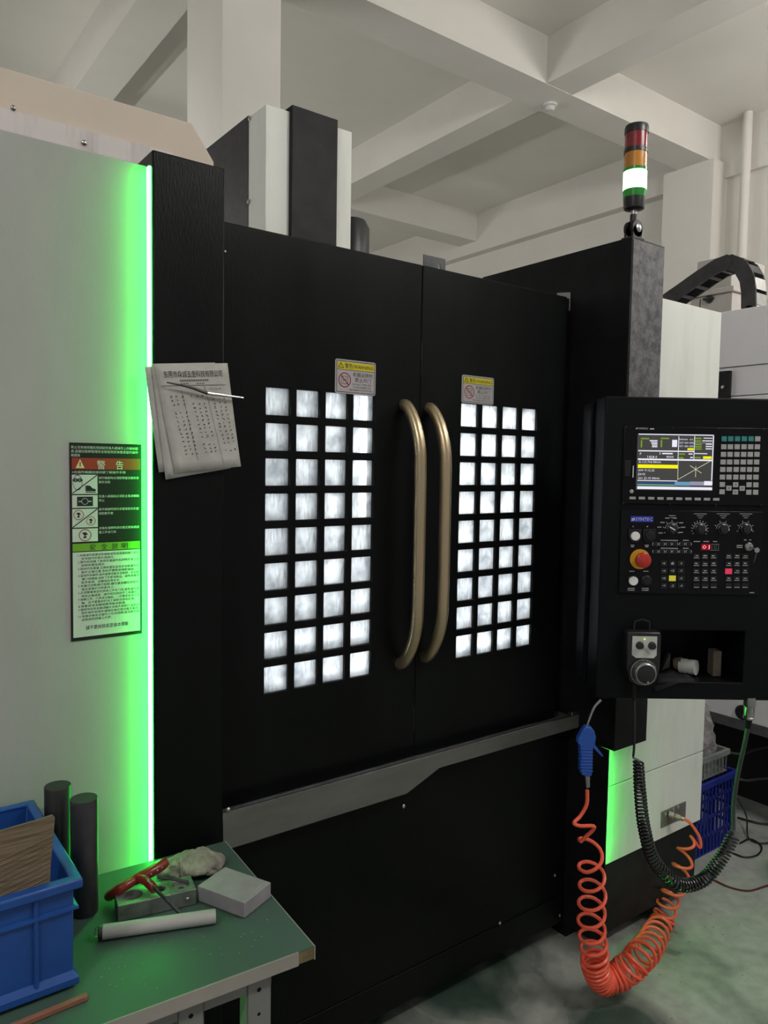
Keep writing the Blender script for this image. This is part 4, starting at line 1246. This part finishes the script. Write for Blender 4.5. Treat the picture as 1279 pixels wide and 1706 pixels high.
hd = MB(MX.Diagonal((1, -1, 1, 1)))
hd.text('东莞市众诚五金科技有限公司', 0.1, -0.122, 0.058, width=0.8)
write_on('heading', 'ink', hd)
hd = MB(MX.Diagonal((1, -1, 1, 1)))
for q in range(13):
    hd.rect(0.3 + q * 0.031, 0.322 + q * 0.031, -0.162, -0.148)      # small print, too small to read
for q in (0.3, 0.34, 0.38, 0.52, 0.56, 0.6):
    hd.rect(q, q + 0.026, -0.19, -0.18)
for x0, y0, x1, y1 in ((0.04, -0.2, 0.93, -0.205), (0.3, -0.24, 0.36, -0.9), (0.63, -0.22, 0.73, -0.95), (0.62, -0.2, 0.62, -0.29)):
    hd.seg(x0, y0, x1, y1, 0.005)
random.seed(5)
for cx in (0.14, 0.42, 0.72):
    for r in range(15):
        y = -0.3 - r * 0.038
        if random.random() < 0.1: continue
        for q in range(3):
            x = cx + q * 0.075 + (-(y) - 0.3) * 0.13
            px, py = x, y
            for s in range(random.randint(4, 6)):       # illegible pencil strokes
                nx, ny = x + random.uniform(-0.012, 0.026), y + random.uniform(-0.012, 0.012)
                hd.seg(px, py, nx, ny, 0.005); px, py = nx, ny
for s in range(14):
    x = 0.68 + s * 0.013
    hd.seg(x, -0.24 + random.uniform(-.012, .012), x + 0.01, -0.24 + random.uniform(-.012, .012), 0.005)
write_on('handwriting', 'pale_ink', hd)
rp = [at(278, 637, 1, -0.072), at(315, 645, 1, -0.072), at(345, 655, 1, -0.072), at(375, 659, 1, -0.072), at(405, 663, 1, -0.07)]
t = thing('scriber', rp[2], 'thin dark metal rod pinning the papers to the pillar', 'rod')
MB().tube(smooth_path(rp[:3], 5), [0.0015 + 0.0025 * k / 10 for k in range(11)], 10).build('shaft', 'bar_grey', t, smooth=True)
MB().tube(smooth_path(rp[2:], 5), [0.0038 - 0.0016 * k / 10 for k in range(11)], 10).build('tip', 'steel', t, smooth=True)

# ================================================================== bench
ZTB = 0.76
BR, FR = V((-0.6, -0.076)), V((-0.631, -0.525))
ang = math.atan2(FR.x - BR.x, BR.y - FR.y)
ey = (BR - FR).normalized(); ex = V((ey.y, -ey.x))
FB = frame((FR.x, FR.y, 0), (ex.x, ex.y, 0), (ey.x, ey.y, 0), (0, 0, 1))
dep = (BR - FR).length
bl = -1.5
t = thing('workbench', FB @ V((-0.6, 0.22, 0)), 'green-topped workbench with grey perforated legs in front of the white panel', 'workbench')
MB(FB).box(bl, 0, 0.0015, dep, ZTB - 0.0235, ZTB - 0.002).build('board', 'bench_wood', t)
MB(FB).box(bl, 0.0004, 0.0012, dep, ZTB - 0.002, ZTB).build('top_sheet', 'bench_green', t)
MB(FB).box(bl, -0.032, -0.001, 0.0015, ZTB - 0.0245, ZTB + 0.0006).build('edge_band', 'bench_edge', t)
MB(FB).box(0.0, 0.0018, 0.0, dep, ZTB - 0.0245, ZTB + 0.0006).build('edge_band', 'bench_edge', t)
MB(FB).box(bl, -0.075, 0.02, 0.045, ZTB - 0.058, ZTB - 0.024).build('apron', 'bench_grey', t, bevel=0.002)
MB(FB).box(bl, -0.075, dep - 0.06, dep - 0.035, ZTB - 0.058, ZTB - 0.024).build('apron', 'bench_grey', t, bevel=0.002)
for lx in (-0.122, -0.245, -1.4):
    for ly in (0.018, dep - 0.06):
        lg = MB(FB)
        lg.box(lx, lx + 0.045, ly, ly + 0.003, 0.02, ZTB - 0.024)
        lg.box(lx, lx + 0.003, ly, ly + 0.035, 0.02, ZTB - 0.024)
        lg.box(lx + 0.042, lx + 0.045, ly, ly + 0.035, 0.02, ZTB - 0.024)
        lg.build('leg', 'bench_grey', t, bevel=0.001)
        MB(FB).box(lx - 0.005, lx + 0.05, ly - 0.005, ly + 0.04, 0, 0.02).build('foot', 'rubber', t)
        if ly < 0.1 and lx > -1:
            for q in range(8):
                zz = ZTB - 0.055 - q * 0.045
                MB(FB).cyl((lx + 0.022, ly - 0.0004, zz), (lx + 0.022, ly, zz), 0.0032 if q % 2 else 0.0042, n=10).build('leg_hole', 'dark_void', t)
MB(FB).box(-1.4, -0.08, dep - 0.055, dep - 0.04, 0.2, 0.24).build('stretcher', 'bench_grey', t)

# ------------------------------------------------------------------ things on the bench
Z0 = ZTB + 0.001
cx0, cx1, cy0, cy1, cz1 = -1.34, -1.005, -0.392, -0.045, 0.95
t = thing('storage_crate', ((cx0 + cx1) / 2, (cy0 + cy1) / 2, Z0), 'open blue plastic storage crate on the bench', 'crate')
th, tp = 0.004, 0.008          # wall, taper


def ringpts(i, z):
    return [V((cx0 + i, cy0 + i, z)), V((cx1 - i, cy0 + i, z)), V((cx1 - i, cy1 - i, z)), V((cx0 + i, cy1 - i, z))]


MB().loft([ringpts(tp + 0.02, Z0), ringpts(tp + 0.0, Z0 + 0.012), ringpts(0.006, cz1), ringpts(0.006 + th, cz1), ringpts(tp + th, Z0 + 0.012), ringpts(tp + th + 0.02, Z0 + 0.004)]).build('tub', 'blue_plastic', t, bevel=0.003)
MB().loft([ringpts(0.004, cz1 - 0.018), ringpts(-0.006, cz1 - 0.018), ringpts(-0.006, cz1 - 0.002), ringpts(0.0, cz1), ringpts(0.012, cz1), ringpts(0.012, cz1 - 0.006)], cap=False).build('rim', 'blue_plastic', t, bevel=0.003)
MB().loft([ringpts(0.006, cz1 - 0.056), ringpts(0.0, cz1 - 0.054), ringpts(0.0, cz1 - 0.05), ringpts(0.006, cz1 - 0.048)], cap=False).build('rib', 'blue_plastic', t)
MB().loft([ringpts(tp + 0.001, Z0 + 0.004), ringpts(0.0, Z0 + 0.006), ringpts(0.0, Z0 + 0.018), ringpts(tp + 0.001, Z0 + 0.03)], cap=False).build('foot_rib', 'blue_plastic', t, bevel=0.002)
for q in range(4):
    x = cx1 - 0.067 - q * 0.085
    MB().tube([(x + 0.002, cy0 + 0.004, cz1 - 0.02), (x + 0.002, cy0 + tp - 0.002, Z0 + 0.02)], 0.004, 8).build('front_rib', 'blue_plastic', t, smooth=True)
for q in range(3):
    y = cy0 + 0.085 + q * 0.09
    MB().tube([(cx1 - 0.004, y, cz1 - 0.02), (cx1 - tp + 0.002, y, Z0 + 0.02)], 0.004, 8).build('side_rib', 'blue_plastic', t, smooth=True)
cb = [at(x, y, 1, cy0 + 0.014) for x, y in ((-60, 1403), (0, 1384), (30, 1375), (62, 1366), (87, 1357.5), (91, 1361), (88, 1400), (84, 1440), (80, 1474), (0, 1500), (-60, 1518))]
t = thing('cardboard_flap', (cb[8].x - 0.05, cy0 + 0.018, cz1 - 0.08), 'torn piece of brown corrugated cardboard standing in the blue crate', 'cardboard')
cpts_ = [(p.x, p.z) for p in cb] 
cpts_[8] = (cpts_[8][0], cz1 - 0.07); cpts_[9] = (cpts_[9][0], cz1 - 0.07); cpts_[10] = (cpts_[10][0], cz1 - 0.07)
MB().prism(cpts_, cy0 + 0.012, cy0 + 0.016).build('sheet', 'cardboard', t)
for q in range(9):              # flute ridges
    z = cz1 + 0.075 - q * 0.0085
    x1 = cpts_[5][0] - 0.004 - q * 0.0011
    dz = -0.026 * 0.6
    MB().tube([(x1, cy0 + 0.0118, z), (x1 - 0.12, cy0 + 0.0118, z - 0.028)], 0.0011, 6).build('flute', 'cardboard', t)
for cx, cy, h, m1, lab in ((-0.967, -0.095, 0.228, 'bar_black', 'tall glossy black round bar standing behind the crate'), (-0.939, -0.178, 0.226, 'bar_grey', 'dull grey steel round bar standing beside the crate')):
    o = MB().lathe([(0.0245, 0), (0.025, 0.001), (0.025, h - 0.001), (0.0243, h)], (cx, cy, Z0), n=40).build('round_bar', m1, None, smooth=True)
    tag(o, lab, 'metal bar', 'round bars on the bench')


def hole_block(b, x0, x1, y0, y1, z0, z1, cx, cy, r, n=32):
    def outer(z):
        o = []
        for k in range(n):
            a = 2 * PI * (k + 0.5) / n
            dx, dy = math.cos(a), math.sin(a)
            tt = min(((x1 - cx) if dx > 0 else (x0 - cx)) / dx if abs(dx) > 1e-6 else 1e9, ((y1 - cy) if dy > 0 else (y0 - cy)) / dy if abs(dy) > 1e-6 else 1e9)
            o.append((cx + dx * tt, cy + dy * tt, z))
        for (qx, qy) in ((x0, y0), (x1, y0), (x1, y1), (x0, y1)):      # pull nearest sample onto each corner
            k = min(range(n), key=lambda i: (o[i][0] - qx) ** 2 + (o[i][1] - qy) ** 2)
            o[k] = (qx, qy, z)
        return o

    def inner(z): return [(cx + r * math.cos(2 * PI * (k + 0.5) / n), cy + r * math.sin(2 * PI * (k + 0.5) / n), z) for k in range(n)]
    b.loft([inner(z0), outer(z0), outer(z1), inner(z1), inner(z0)], cap=False)


B0 = V((-0.898, -0.25, Z0)); bxd = (V((-0.753, -0.278, Z0)) - B0).normalized(); byd = V((-bxd.y, bxd.x, 0))
FBk = frame(B0, bxd, byd, (0, 0, 1))
t = thing('machined_block', FBk @ V((0.07, 0.027, 0)), 'machined grey metal block with bored holes on the bench', 'metal block')
b = MB(FBk)
hole_block(b, 0, 0.06, 0, 0.056, 0, 0.031, 0.03, 0.03, 0.0185)
hole_block(b, 0.06, 0.1, 0, 0.056, 0, 0.031, 0.082, 0.03, 0.011)
hole_block(b, 0.1, 0.147, 0, 0.056, 0, 0.031, 0.123, 0.03, 0.017)
b.build('body', 'block_metal', t, bevel=0.0008, seg=1)
MB(FBk).lathe([(0.0165, 0.0), (0.0165, 0.022), (0.006, 0.022), (0.006, 0.014), (0.001, 0.014)], (0.123, 0.03, 0.001), n=24).build('bored_boss', 'block_metal', t, smooth=True)
MB(FBk).box(0.012, 0.048, 0.012, 0.048, 0.001, 0.02).build('pocket_floor', 'block_metal', t)
MB(FBk).lathe([(0.0035, 0), (0.0045, 0.001), (0.003, 0.003)], (0.13, 0.0, 0.014), (0, -1, 0), 12).build('side_hole', 'steel', t, smooth=True)
G0 = V((-0.697, -0.376, Z0)); gx = V((-0.05, 0.108, 0)).normalized(); gy = V((gx.y, -gx.x, 0))
FG = frame(G0, gy, gx, (0, 0, 1))
o = MB(FG).box(0, 0.083, 0, 0.119, 0, 0.031).build('grey_block', 'grey_block', None, bevel=0.0015)
tag(o, 'flat grey rectangular block at the right of the bench', 'block')
p0, p1 = V((-0.936, -0.285, Z0 + 0.0133)), V((-0.748, -0.357, Z0 + 0.0133))
t = thing('aluminium_tube', p0.lerp(p1, 0.5) - V((0, 0, 0.0133)), 'pale grey tube lying along the front of the machined block', 'tube')
ax = p1 - p0
MB().lathe([(0.0105, 0), (0.013, 0), (0.013, ax.length), (0.0105, ax.length), (0.0105, 0.002)], p0, ax, 32).build('barrel', 'tube_white', t, smooth=True)
MB().lathe([(0.0104, 0), (0.0122, -0.003), (0.0122, -0.007), (0.009, -0.008), (0.001, -0.008)], p0, ax, 24).build('end_cap', 'dark_plastic', t, smooth=True)
e = ax.normalized()
MB().tube([p0 - e * 0.006 + V((0, 0, 0.012)), p0 - e * 0.013 + V((0, 0, 0.010)), p0 - e * 0.014 - V((0, 0, 0.006)), p0 - e * 0.006 - V((0, 0, 0.008))], 0.0009, 6).build('clip', 'steel', t)

# red-handled wrench lying over the block
ZR = Z0 + 0.046


def br(x, y, z): return at(x, y, 2, z)


t = thing('red_handle_wrench', br(250, 1470, ZR), 'red plastic handled hex wrench set lying over the machined block', 'wrench')
MB().tube(smooth_path([br(180, 1494, Z0 + 0.012), br(200, 1481, ZR - 0.006), br(225, 1466, ZR), br(250, 1453, ZR + 0.006), br(277, 1436, ZR + 0.01)], 6), [x * 1.45 for x in [0.006, 0.0072, 0.0072, 0.007, 0.007, 0.007, 0.007, 0.0068, 0.0066, 0.0066, 0.0064, 0.006, 0.0068, 0.0072, 0.0074, 0.0076, 0.0076, 0.0078, 0.0078, 0.0078, 0.008, 0.008, 0.0078, 0.0074, 0.006]], 12).build('handle', 'red_plastic', t, smooth=True)
MB().tube(smooth_path([br(226, 1463, ZR + 0.002), br(240, 1466, ZR + 0.004), br(250, 1474, ZR + 0.002), br(258, 1483, ZR - 0.004)], 6), 0.0085, 12).build('handle_branch', 'red_plastic', t, smooth=True)
MB().tube([br(242, 1459, ZR + 0.012), br(246, 1468, ZR + 0.012), br(254, 1474, ZR + 0.006)], 0.002, 8).build('spring_clip', 'brass_nickel', t, smooth=True)
MB().tube([br(252, 1475, ZR + 0.004), br(276, 1498, Z0 + 0.038), br(301, 1524, Z0 + 0.012)], 0.0036, 6).build('hex_shaft', 'bar_grey', t)
MB().tube([br(262, 1461, ZR + 0.004), br(285, 1464, ZR), br(312, 1469, ZR - 0.002)], 0.003, 6).build('hex_shaft', 'bar_grey', t)
for x, y in ((252, 1456), (262, 1450), (270, 1445)):
    MB().ball(br(x, y, ZR + 0.014), 0.0018, 10, 6).build('rivet', 'steel', t, smooth=True)

# knitted work glove, crumpled
gc = br(328, 1440, Z0 + 0.02)
random.seed(3)
b = MB()
gl = [br(276, 1464, Z0 + 0.006), br(290, 1448, Z0 + 0.012), br(305, 1440, Z0 + 0.018), br(325, 1438, Z0 + 0.02), br(345, 1436, Z0 + 0.02), br(362, 1437, Z0 + 0.016), br(371, 1442, Z0 + 0.01)]
cl = smooth_path(gl, 9)
rings = []
for i, p in enumerate(cl):
    u = i / (len(cl) - 1)
    hw = 0.012 + 0.032 * math.sin(PI * min(1, u * 0.9 + 0.08)) ** 0.7
    hh = 0.005 + 0.017 * math.sin(PI * min(1, u * 0.9 + 0.08)) ** 0.8
    if u > 0.97: hw *= 0.5; hh *= 0.5
    tdir = (cl[min(i + 1, len(cl) - 1)] - cl[max(i - 1, 0)]).normalized()
    sd = V((-tdir.y, tdir.x, 0)).normalized()
    ring = []
    for k in range(24):
        a = 2 * PI * k / 24
        f = 1 + 0.13 * math.sin(3 * a + u * 9) + 0.08 * math.sin(5 * a - u * 14) + 0.025 * math.sin(u * 75)
        pz = p + sd * (math.cos(a) * hw * f) + V((0, 0, math.sin(a) * hh * f))
        pz.z = max(pz.z, Z0 + 0.0005)
        ring.append(pz)
    rings.append(ring)
t = thing('work_glove', (gc.x, gc.y, Z0), 'crumpled off-white knitted work glove behind the grey block', 'glove')
o = MB().loft(rings).build('palm', 'glove', t, smooth=True)
o.modifiers.new('soft', 'SUBSURF').render_levels = 2
o = MB().tube(smooth_path([br(330, 1447, Z0 + 0.018), br(345, 1452, Z0 + 0.016), br(354, 1453, Z0 + 0.01), br(350, 1458, Z0 + 0.006)], 5), [0.008] * 15 + [0.005], 12).build('finger', 'glove', t, smooth=True)
o = MB().tube(smooth_path([br(288, 1448, Z0 + 0.02), br(293, 1432, Z0 + 0.024), br(305, 1426, Z0 + 0.018)], 5), [0.009] * 10 + [0.006], 12).build('cuff_fold', 'glove', t, smooth=True)
s0, s1 = at(50, 1704, 2, Z0), at(146, 1664, 2, Z0)
sd = (s1 - s0).normalized(); sn = V((-sd.y, sd.x, 0))
o = MB(frame(s0 - sd * 0.06, sd, sn, (0, 0, 1))).box(0, (s1 - s0).length + 0.06, -0.004, 0.006, 0, 0.008).build('wood_stick', 'tan_wood', None, bevel=0.0008)
tag(o, 'small reddish-brown stick on the bench in front of the crate', 'stick')

# ================================================================== behind, to the right: neighbouring machine
XN = 2.1
t = thing('neighbour_machine', (2.9, 0.3, 0), 'white side of a second machine standing behind the control pendant', 'machine')
zt_, zb_ = 2.382, 0.47
MB().box(XN, XN + 0.02, -1.2, 1.3, 2.12, zt_).build('side_panel', 'far_white', t, bevel=0.003)
MB().box(XN + 0.004, XN + 0.024, -1.2, 1.3, 1.985, 2.117).build('side_panel', 'far_white', t, bevel=0.002)
MB().box(XN, XN + 0.02, -1.2, 1.3, zb_, 1.98).build('side_panel', 'far_white', t, bevel=0.003)
MB().box(XN + 0.03, XN + 1.3, -1.15, 1.25, zb_, zt_ - 0.01).build('body', 'far_white', t)
MB().box(XN - 0.004, XN + 0.06, -1.2, 1.3, zb_ - 0.045, zb_).build('bottom_rail', 'grey_sheet', t)
MB().box(XN + 0.25, XN + 1.2, -1.1, 1.2, 0.0, zb_ - 0.03).build('bed', 'dark_void', t)
pb0, pb1 = at(1196, 619, 0, XN - 0.02), at(1213, 640, 0, XN - 0.02)
MB().box(XN - 0.02, XN, pb1.y - 0.005, pb0.y + 0.01, 1.6, pb0.z).build('bracket', 'black_side', t, bevel=0.002)
bp = at(1204, 645, 0, XN - 0.021)
MB().lathe([(0.009, 0), (0.008, 0.005), (0.002, 0.006)], (XN - 0.02, bp.y, bp.z), (-1, 0, 0), 10).build('bolt', 'steel', t, smooth=True)
gp = at(1237, 1187, 0, XN)
MB().lathe([(0.035, 0), (0.035, 0.006), (0.028, 0.012), (0.002, 0.013)], (XN, gp.y, gp.z), (-1, 0, 0), 20).build('grommet', 'rubber', t, smooth=True)
# cable chain
XC = XN + 0.12
cpx = [(1098, 507), (1121, 491), (1144, 475), (1167, 459), (1190, 444), (1212, 435.5), (1232, 443), (1243, 463), (1246, 487), (1246, 511), (1246, 530)]
cp = [at(x, y, 0, XC) for x, y in cpx]
cp[0].z = max(cp[0].z, zt_ + 0.05)
cp[-1].z = zt_ + 0.018
t = thing('cable_chain', (XC + 0.05, cp[-1].y, zt_), 'black plastic cable drag chain arching over the neighbouring machine', 'cable chain')
hh, wl_ = 0.036, 0.11
for i in range(len(cp) - 1):
    a, b = cp[i], cp[i + 1]
    d = (b - a).normalized(); n_ = V((0, -d.z, d.y))
    if (n_.z < 0 and i < 6) or (n_.y > 0 and i >= 6): n_ = -n_
    ln = (b - a).length
    Fk = frame(a, d, n_, (1, 0, 0))
    lk = MB(Fk)
    for q in (0, wl_ - 0.012):
        lk.prism([(-0.012, -hh * 0.75), (0.0, -hh), (ln, -hh), (ln + 0.012, -hh * 0.7), (ln + 0.016, 0), (ln + 0.012, hh * 0.7), (ln, hh), (0, hh), (-0.012, hh * 0.75), (-0.016, 0)], q + 0.0015 * (i % 2), q + 0.012 - 0.0015 * (i % 2), 2)
    lk.box(ln * 0.2, ln * 0.85, hh * 0.82, hh * 0.98, 0.01, wl_ - 0.01)
    lk.box(ln * 0.35, ln * 0.6, -hh * 0.98, -hh * 0.85, 0.01, wl_ - 0.01)
    lk.build('link', 'chain_plastic', t, bevel=0.002)
    MB(Fk).cyl((ln, 0, -0.001), (ln, 0, 0.004), hh * 0.55, n=16).build('hinge_pin', 'chain_plastic', t, smooth=True)
    if i >= 7:
        MB(Fk).box(ln * 0.1, ln * 0.92, hh * 0.98, hh * 1.04, 0.008, wl_ - 0.008).build('cover', 'steel', t, bevel=0.001)
# beige cabinet with a knob above the neighbouring machine
XB = XN + 0.62
y0_, y1_ = at(1219, 500, 0, XB).y, at(1150, 500, 0, XB).y
zc0 = at(1219, 483, 0, XB).z
t = thing('switch_cabinet', (XB + 0.2, (y0_ + y1_) / 2, zt_ - 0.01), 'beige cabinet with a dark knob seen under the cable chain', 'cabinet')
MB().box(XB, XB + 0.4, y0_, y1_, zt_ - 0.01, zc0 - 0.01).build('body', 'cabinet_beige', t, bevel=0.004)
MB().box(XB - 0.015, XB + 0.42, y0_ - 0.015, y1_, zc0 - 0.008, zc0 + 0.02).build('lid', 'cabinet_beige', t, bevel=0.004)
MB().box(XB + 0.02, XB + 0.38, y0_ + 0.02, y1_ - 0.02, zc0 + 0.02, zc0 + 0.2).build('upper_box', 'cabinet_beige', t, bevel=0.006)
kp_ = at(1182, 499, 0, XB)
MB().lathe([(0.022, 0), (0.02, 0.012), (0.01, 0.014), (0.01, 0.02)], (XB, kp_.y, kp_.z), (-1, 0, 0), 14).build('knob', 'bar_black', t, smooth=True)
MB().box(XB - 0.022, XB - 0.008, kp_.y - 0.03, kp_.y + 0.03, kp_.z - 0.004, kp_.z + 0.008).build('knob_lever', 'bar_black', t)
MB().box(XB - 0.001, XB, kp_.y + 0.055, kp_.y + 0.06, zt_, zc0 - 0.02).build('door_gap', 'ink', t)


# baskets between the machines
def basket(name, m, x0, x1, y0, y1, z0, z1, nb, nh, lab, cat, tilt=0.0):
    c = V(((x0 + x1) / 2, (y0 + y1) / 2, z0))
    t = thing(name, c, lab, cat)
    rt = MX.Translation(c) @ MX.Rotation(tilt, 4, 'Z') @ MX.Translation(-c)
    w = 0.004
    MB(rt).box(x0, x1, y0, y1, z0, z0 + 0.005).build('bottom', m, t)
    for side in range(4):
        b = MB(rt)
        horiz = side < 2
        A, B_ = (x0, x1) if horiz else (y0, y1)
        fix_ = (y0, y1, x0, x1)[side]
        f0, f1 = (fix_, fix_ + 0.005) if side in (0, 2) else (fix_ - 0.005, fix_)

        def bx(a0, a1, za, zb):
            if horiz: b.box(a0, a1, f0, f1, za, zb)
            else: b.box(f0, f1, a0, a1, za, zb)
        for q in range(nb + 1):
            a = A + (B_ - A - 0.008) * q / nb
            bx(a, a + 0.008, z0 + 0.006, z1 - 0.02)
        for q in range(1, nh):
            z = z0 + (z1 - z0) * q / nh
            bx(A + 0.006, B_ - 0.006, z - 0.007, z + 0.007)
        o = b.build('lattice_wall', m, t); 
    rr = MB(rt)
    rr.box(x0 - 0.008, x1 + 0.008, y0 - 0.008, y0 + 0.006, z1 - 0.025, z1); rr.box(x0 - 0.008, x1 + 0.008, y1 - 0.006, y1 + 0.008, z1 - 0.025, z1)
    rr.box(x0 - 0.008, x0 + 0.006, y0 + 0.006, y1 - 0.006, z1 - 0.025, z1); rr.box(x1 - 0.006, x1 + 0.008, y0 + 0.006, y1 - 0.006, z1 - 0.025, z1)
    rr.build('rim', m, t, bevel=0.002)
    return t


bz = at(1226, 1283, 1, 0.03).z
basket('blue_basket', 'basket_blue', 1.42, 1.885, 0.03, 0.36, 0.0, bz, 17, 4, 'dark blue slatted plastic basket on the floor between the machines', 'basket')
basket('grey_basket', 'basket_grey', 1.42, 1.84, 0.05, 0.34, bz + 0.002, bz + 0.1, 14, 1, 'shallow grey plastic basket on top of the blue basket', 'basket')
# clear plastic bag in the grey basket
random.seed(11)
bc = at(1190, 1215, 1, 0.2)
rings = []
zb0 = bz + 0.012
for j in range(13):
    u = j / 12
    z = zb0 + u * 0.29
    rad = (0.062 * (1 - u) ** 0.5 + 0.014) if u > 0.15 else 0.06 + 0.05 * u
    rings.append([V((1.765 - 0.02 * u + math.cos(2 * PI * k / 18) * rad * random.uniform(0.72, 1.05), 0.125 + math.sin(2 * PI * k / 18) * rad * random.uniform(0.72, 1.05), z + random.uniform(-0.008, 0.008) * (u > 0.02))) for k in range(18)])
o = MB().loft(rings).build('plastic_bag', 'clear_film', None, smooth=True)
tag(o, 'crumpled clear plastic bag standing in the grey basket', 'bag')

# cables on the floor
def cable(px, r, m, lab, z=None, ends=None):
    pts = [at(x, y, 2, (r + 0.001) if z is None else z[i]) for i, (x, y) in enumerate(px)]
    o = MB().tube(smooth_path(pts, 8), r, 8).build('floor_cable', m, None, smooth=True)
    tag(o, lab, 'cable', 'loose cables on the floor')


cable([(1232, 1405), (1250, 1398), (1268, 1410), (1262, 1424), (1240, 1428), (1215, 1420), (1200, 1425)], 0.004, 'cable_black', 'black cable looping on the floor right of the blue basket')
cable([(1228, 1362), (1262, 1371), (1290, 1374)], 0.005, 'cable_black', 'thick black cable running straight off to the right behind the loops')
cable([(1228, 1330), (1243, 1360), (1246, 1395), (1268, 1405), (1300, 1400)], 0.0035, 'cable_black', 'thin black cable running down past the blue basket', [0.12, 0.05, 0.006, 0.006, 0.006])
cable([(1189, 1466), (1215, 1478), (1245, 1484), (1270, 1478), (1300, 1468)], 0.0035, 'wax_red', 'thin dark red cable lying nearest on the floor')
cable([(1205, 1252), (1235, 1256), (1262, 1248), (1300, 1240)], 0.006, 'cable_grey', 'dark grey cable hanging under the neighbouring machine', [0.3, 0.3, 0.3, 0.32])
cable([(1210, 1290), (1240, 1300), (1262, 1298), (1300, 1296)], 0.006, 'cable_grey', 'brownish grey cable slung low under the neighbouring machine', [0.2, 0.18, 0.18, 0.2])

# swarf: metal chips strewn on the floor and the bench, too small to count
random.seed(21)
b = MB()
for k in range(150):
    x, y = random.uniform(-0.3, 1.6), random.uniform(-0.75, -0.2)
    r = random.uniform(0.0015, 0.0042)
    b.tube([(x - r, y, 0.0006), (x, y + r * random.uniform(-0.6, 0.6), 0.0006 + r * 0.5), (x + r * random.uniform(0.3, 1), y + r * random.uniform(-1, 1), 0.0006)], r * 0.3, 5)
o = b.build('floor_swarf', 'steel', None)
tag(o, 'tiny bright metal chips strewn over the floor before the machine', 'swarf', kind='stuff')
b = MB(FB)
for k in range(40):
    x, y = random.uniform(-0.36, -0.03), random.uniform(0.03, 0.2)
    r = random.uniform(0.0007, 0.0018)
    b.tube([(x - r, y, Z0), (x, y + r * random.uniform(-0.6, 0.6), Z0 + r * 0.5), (x + r * random.uniform(0.3, 1), y + r * random.uniform(-1, 1), Z0)], r * 0.35, 5)
o = b.build('bench_swarf', 'steel', None)
tag(o, 'tiny bright metal chips scattered over the green bench top', 'swarf', kind='stuff')
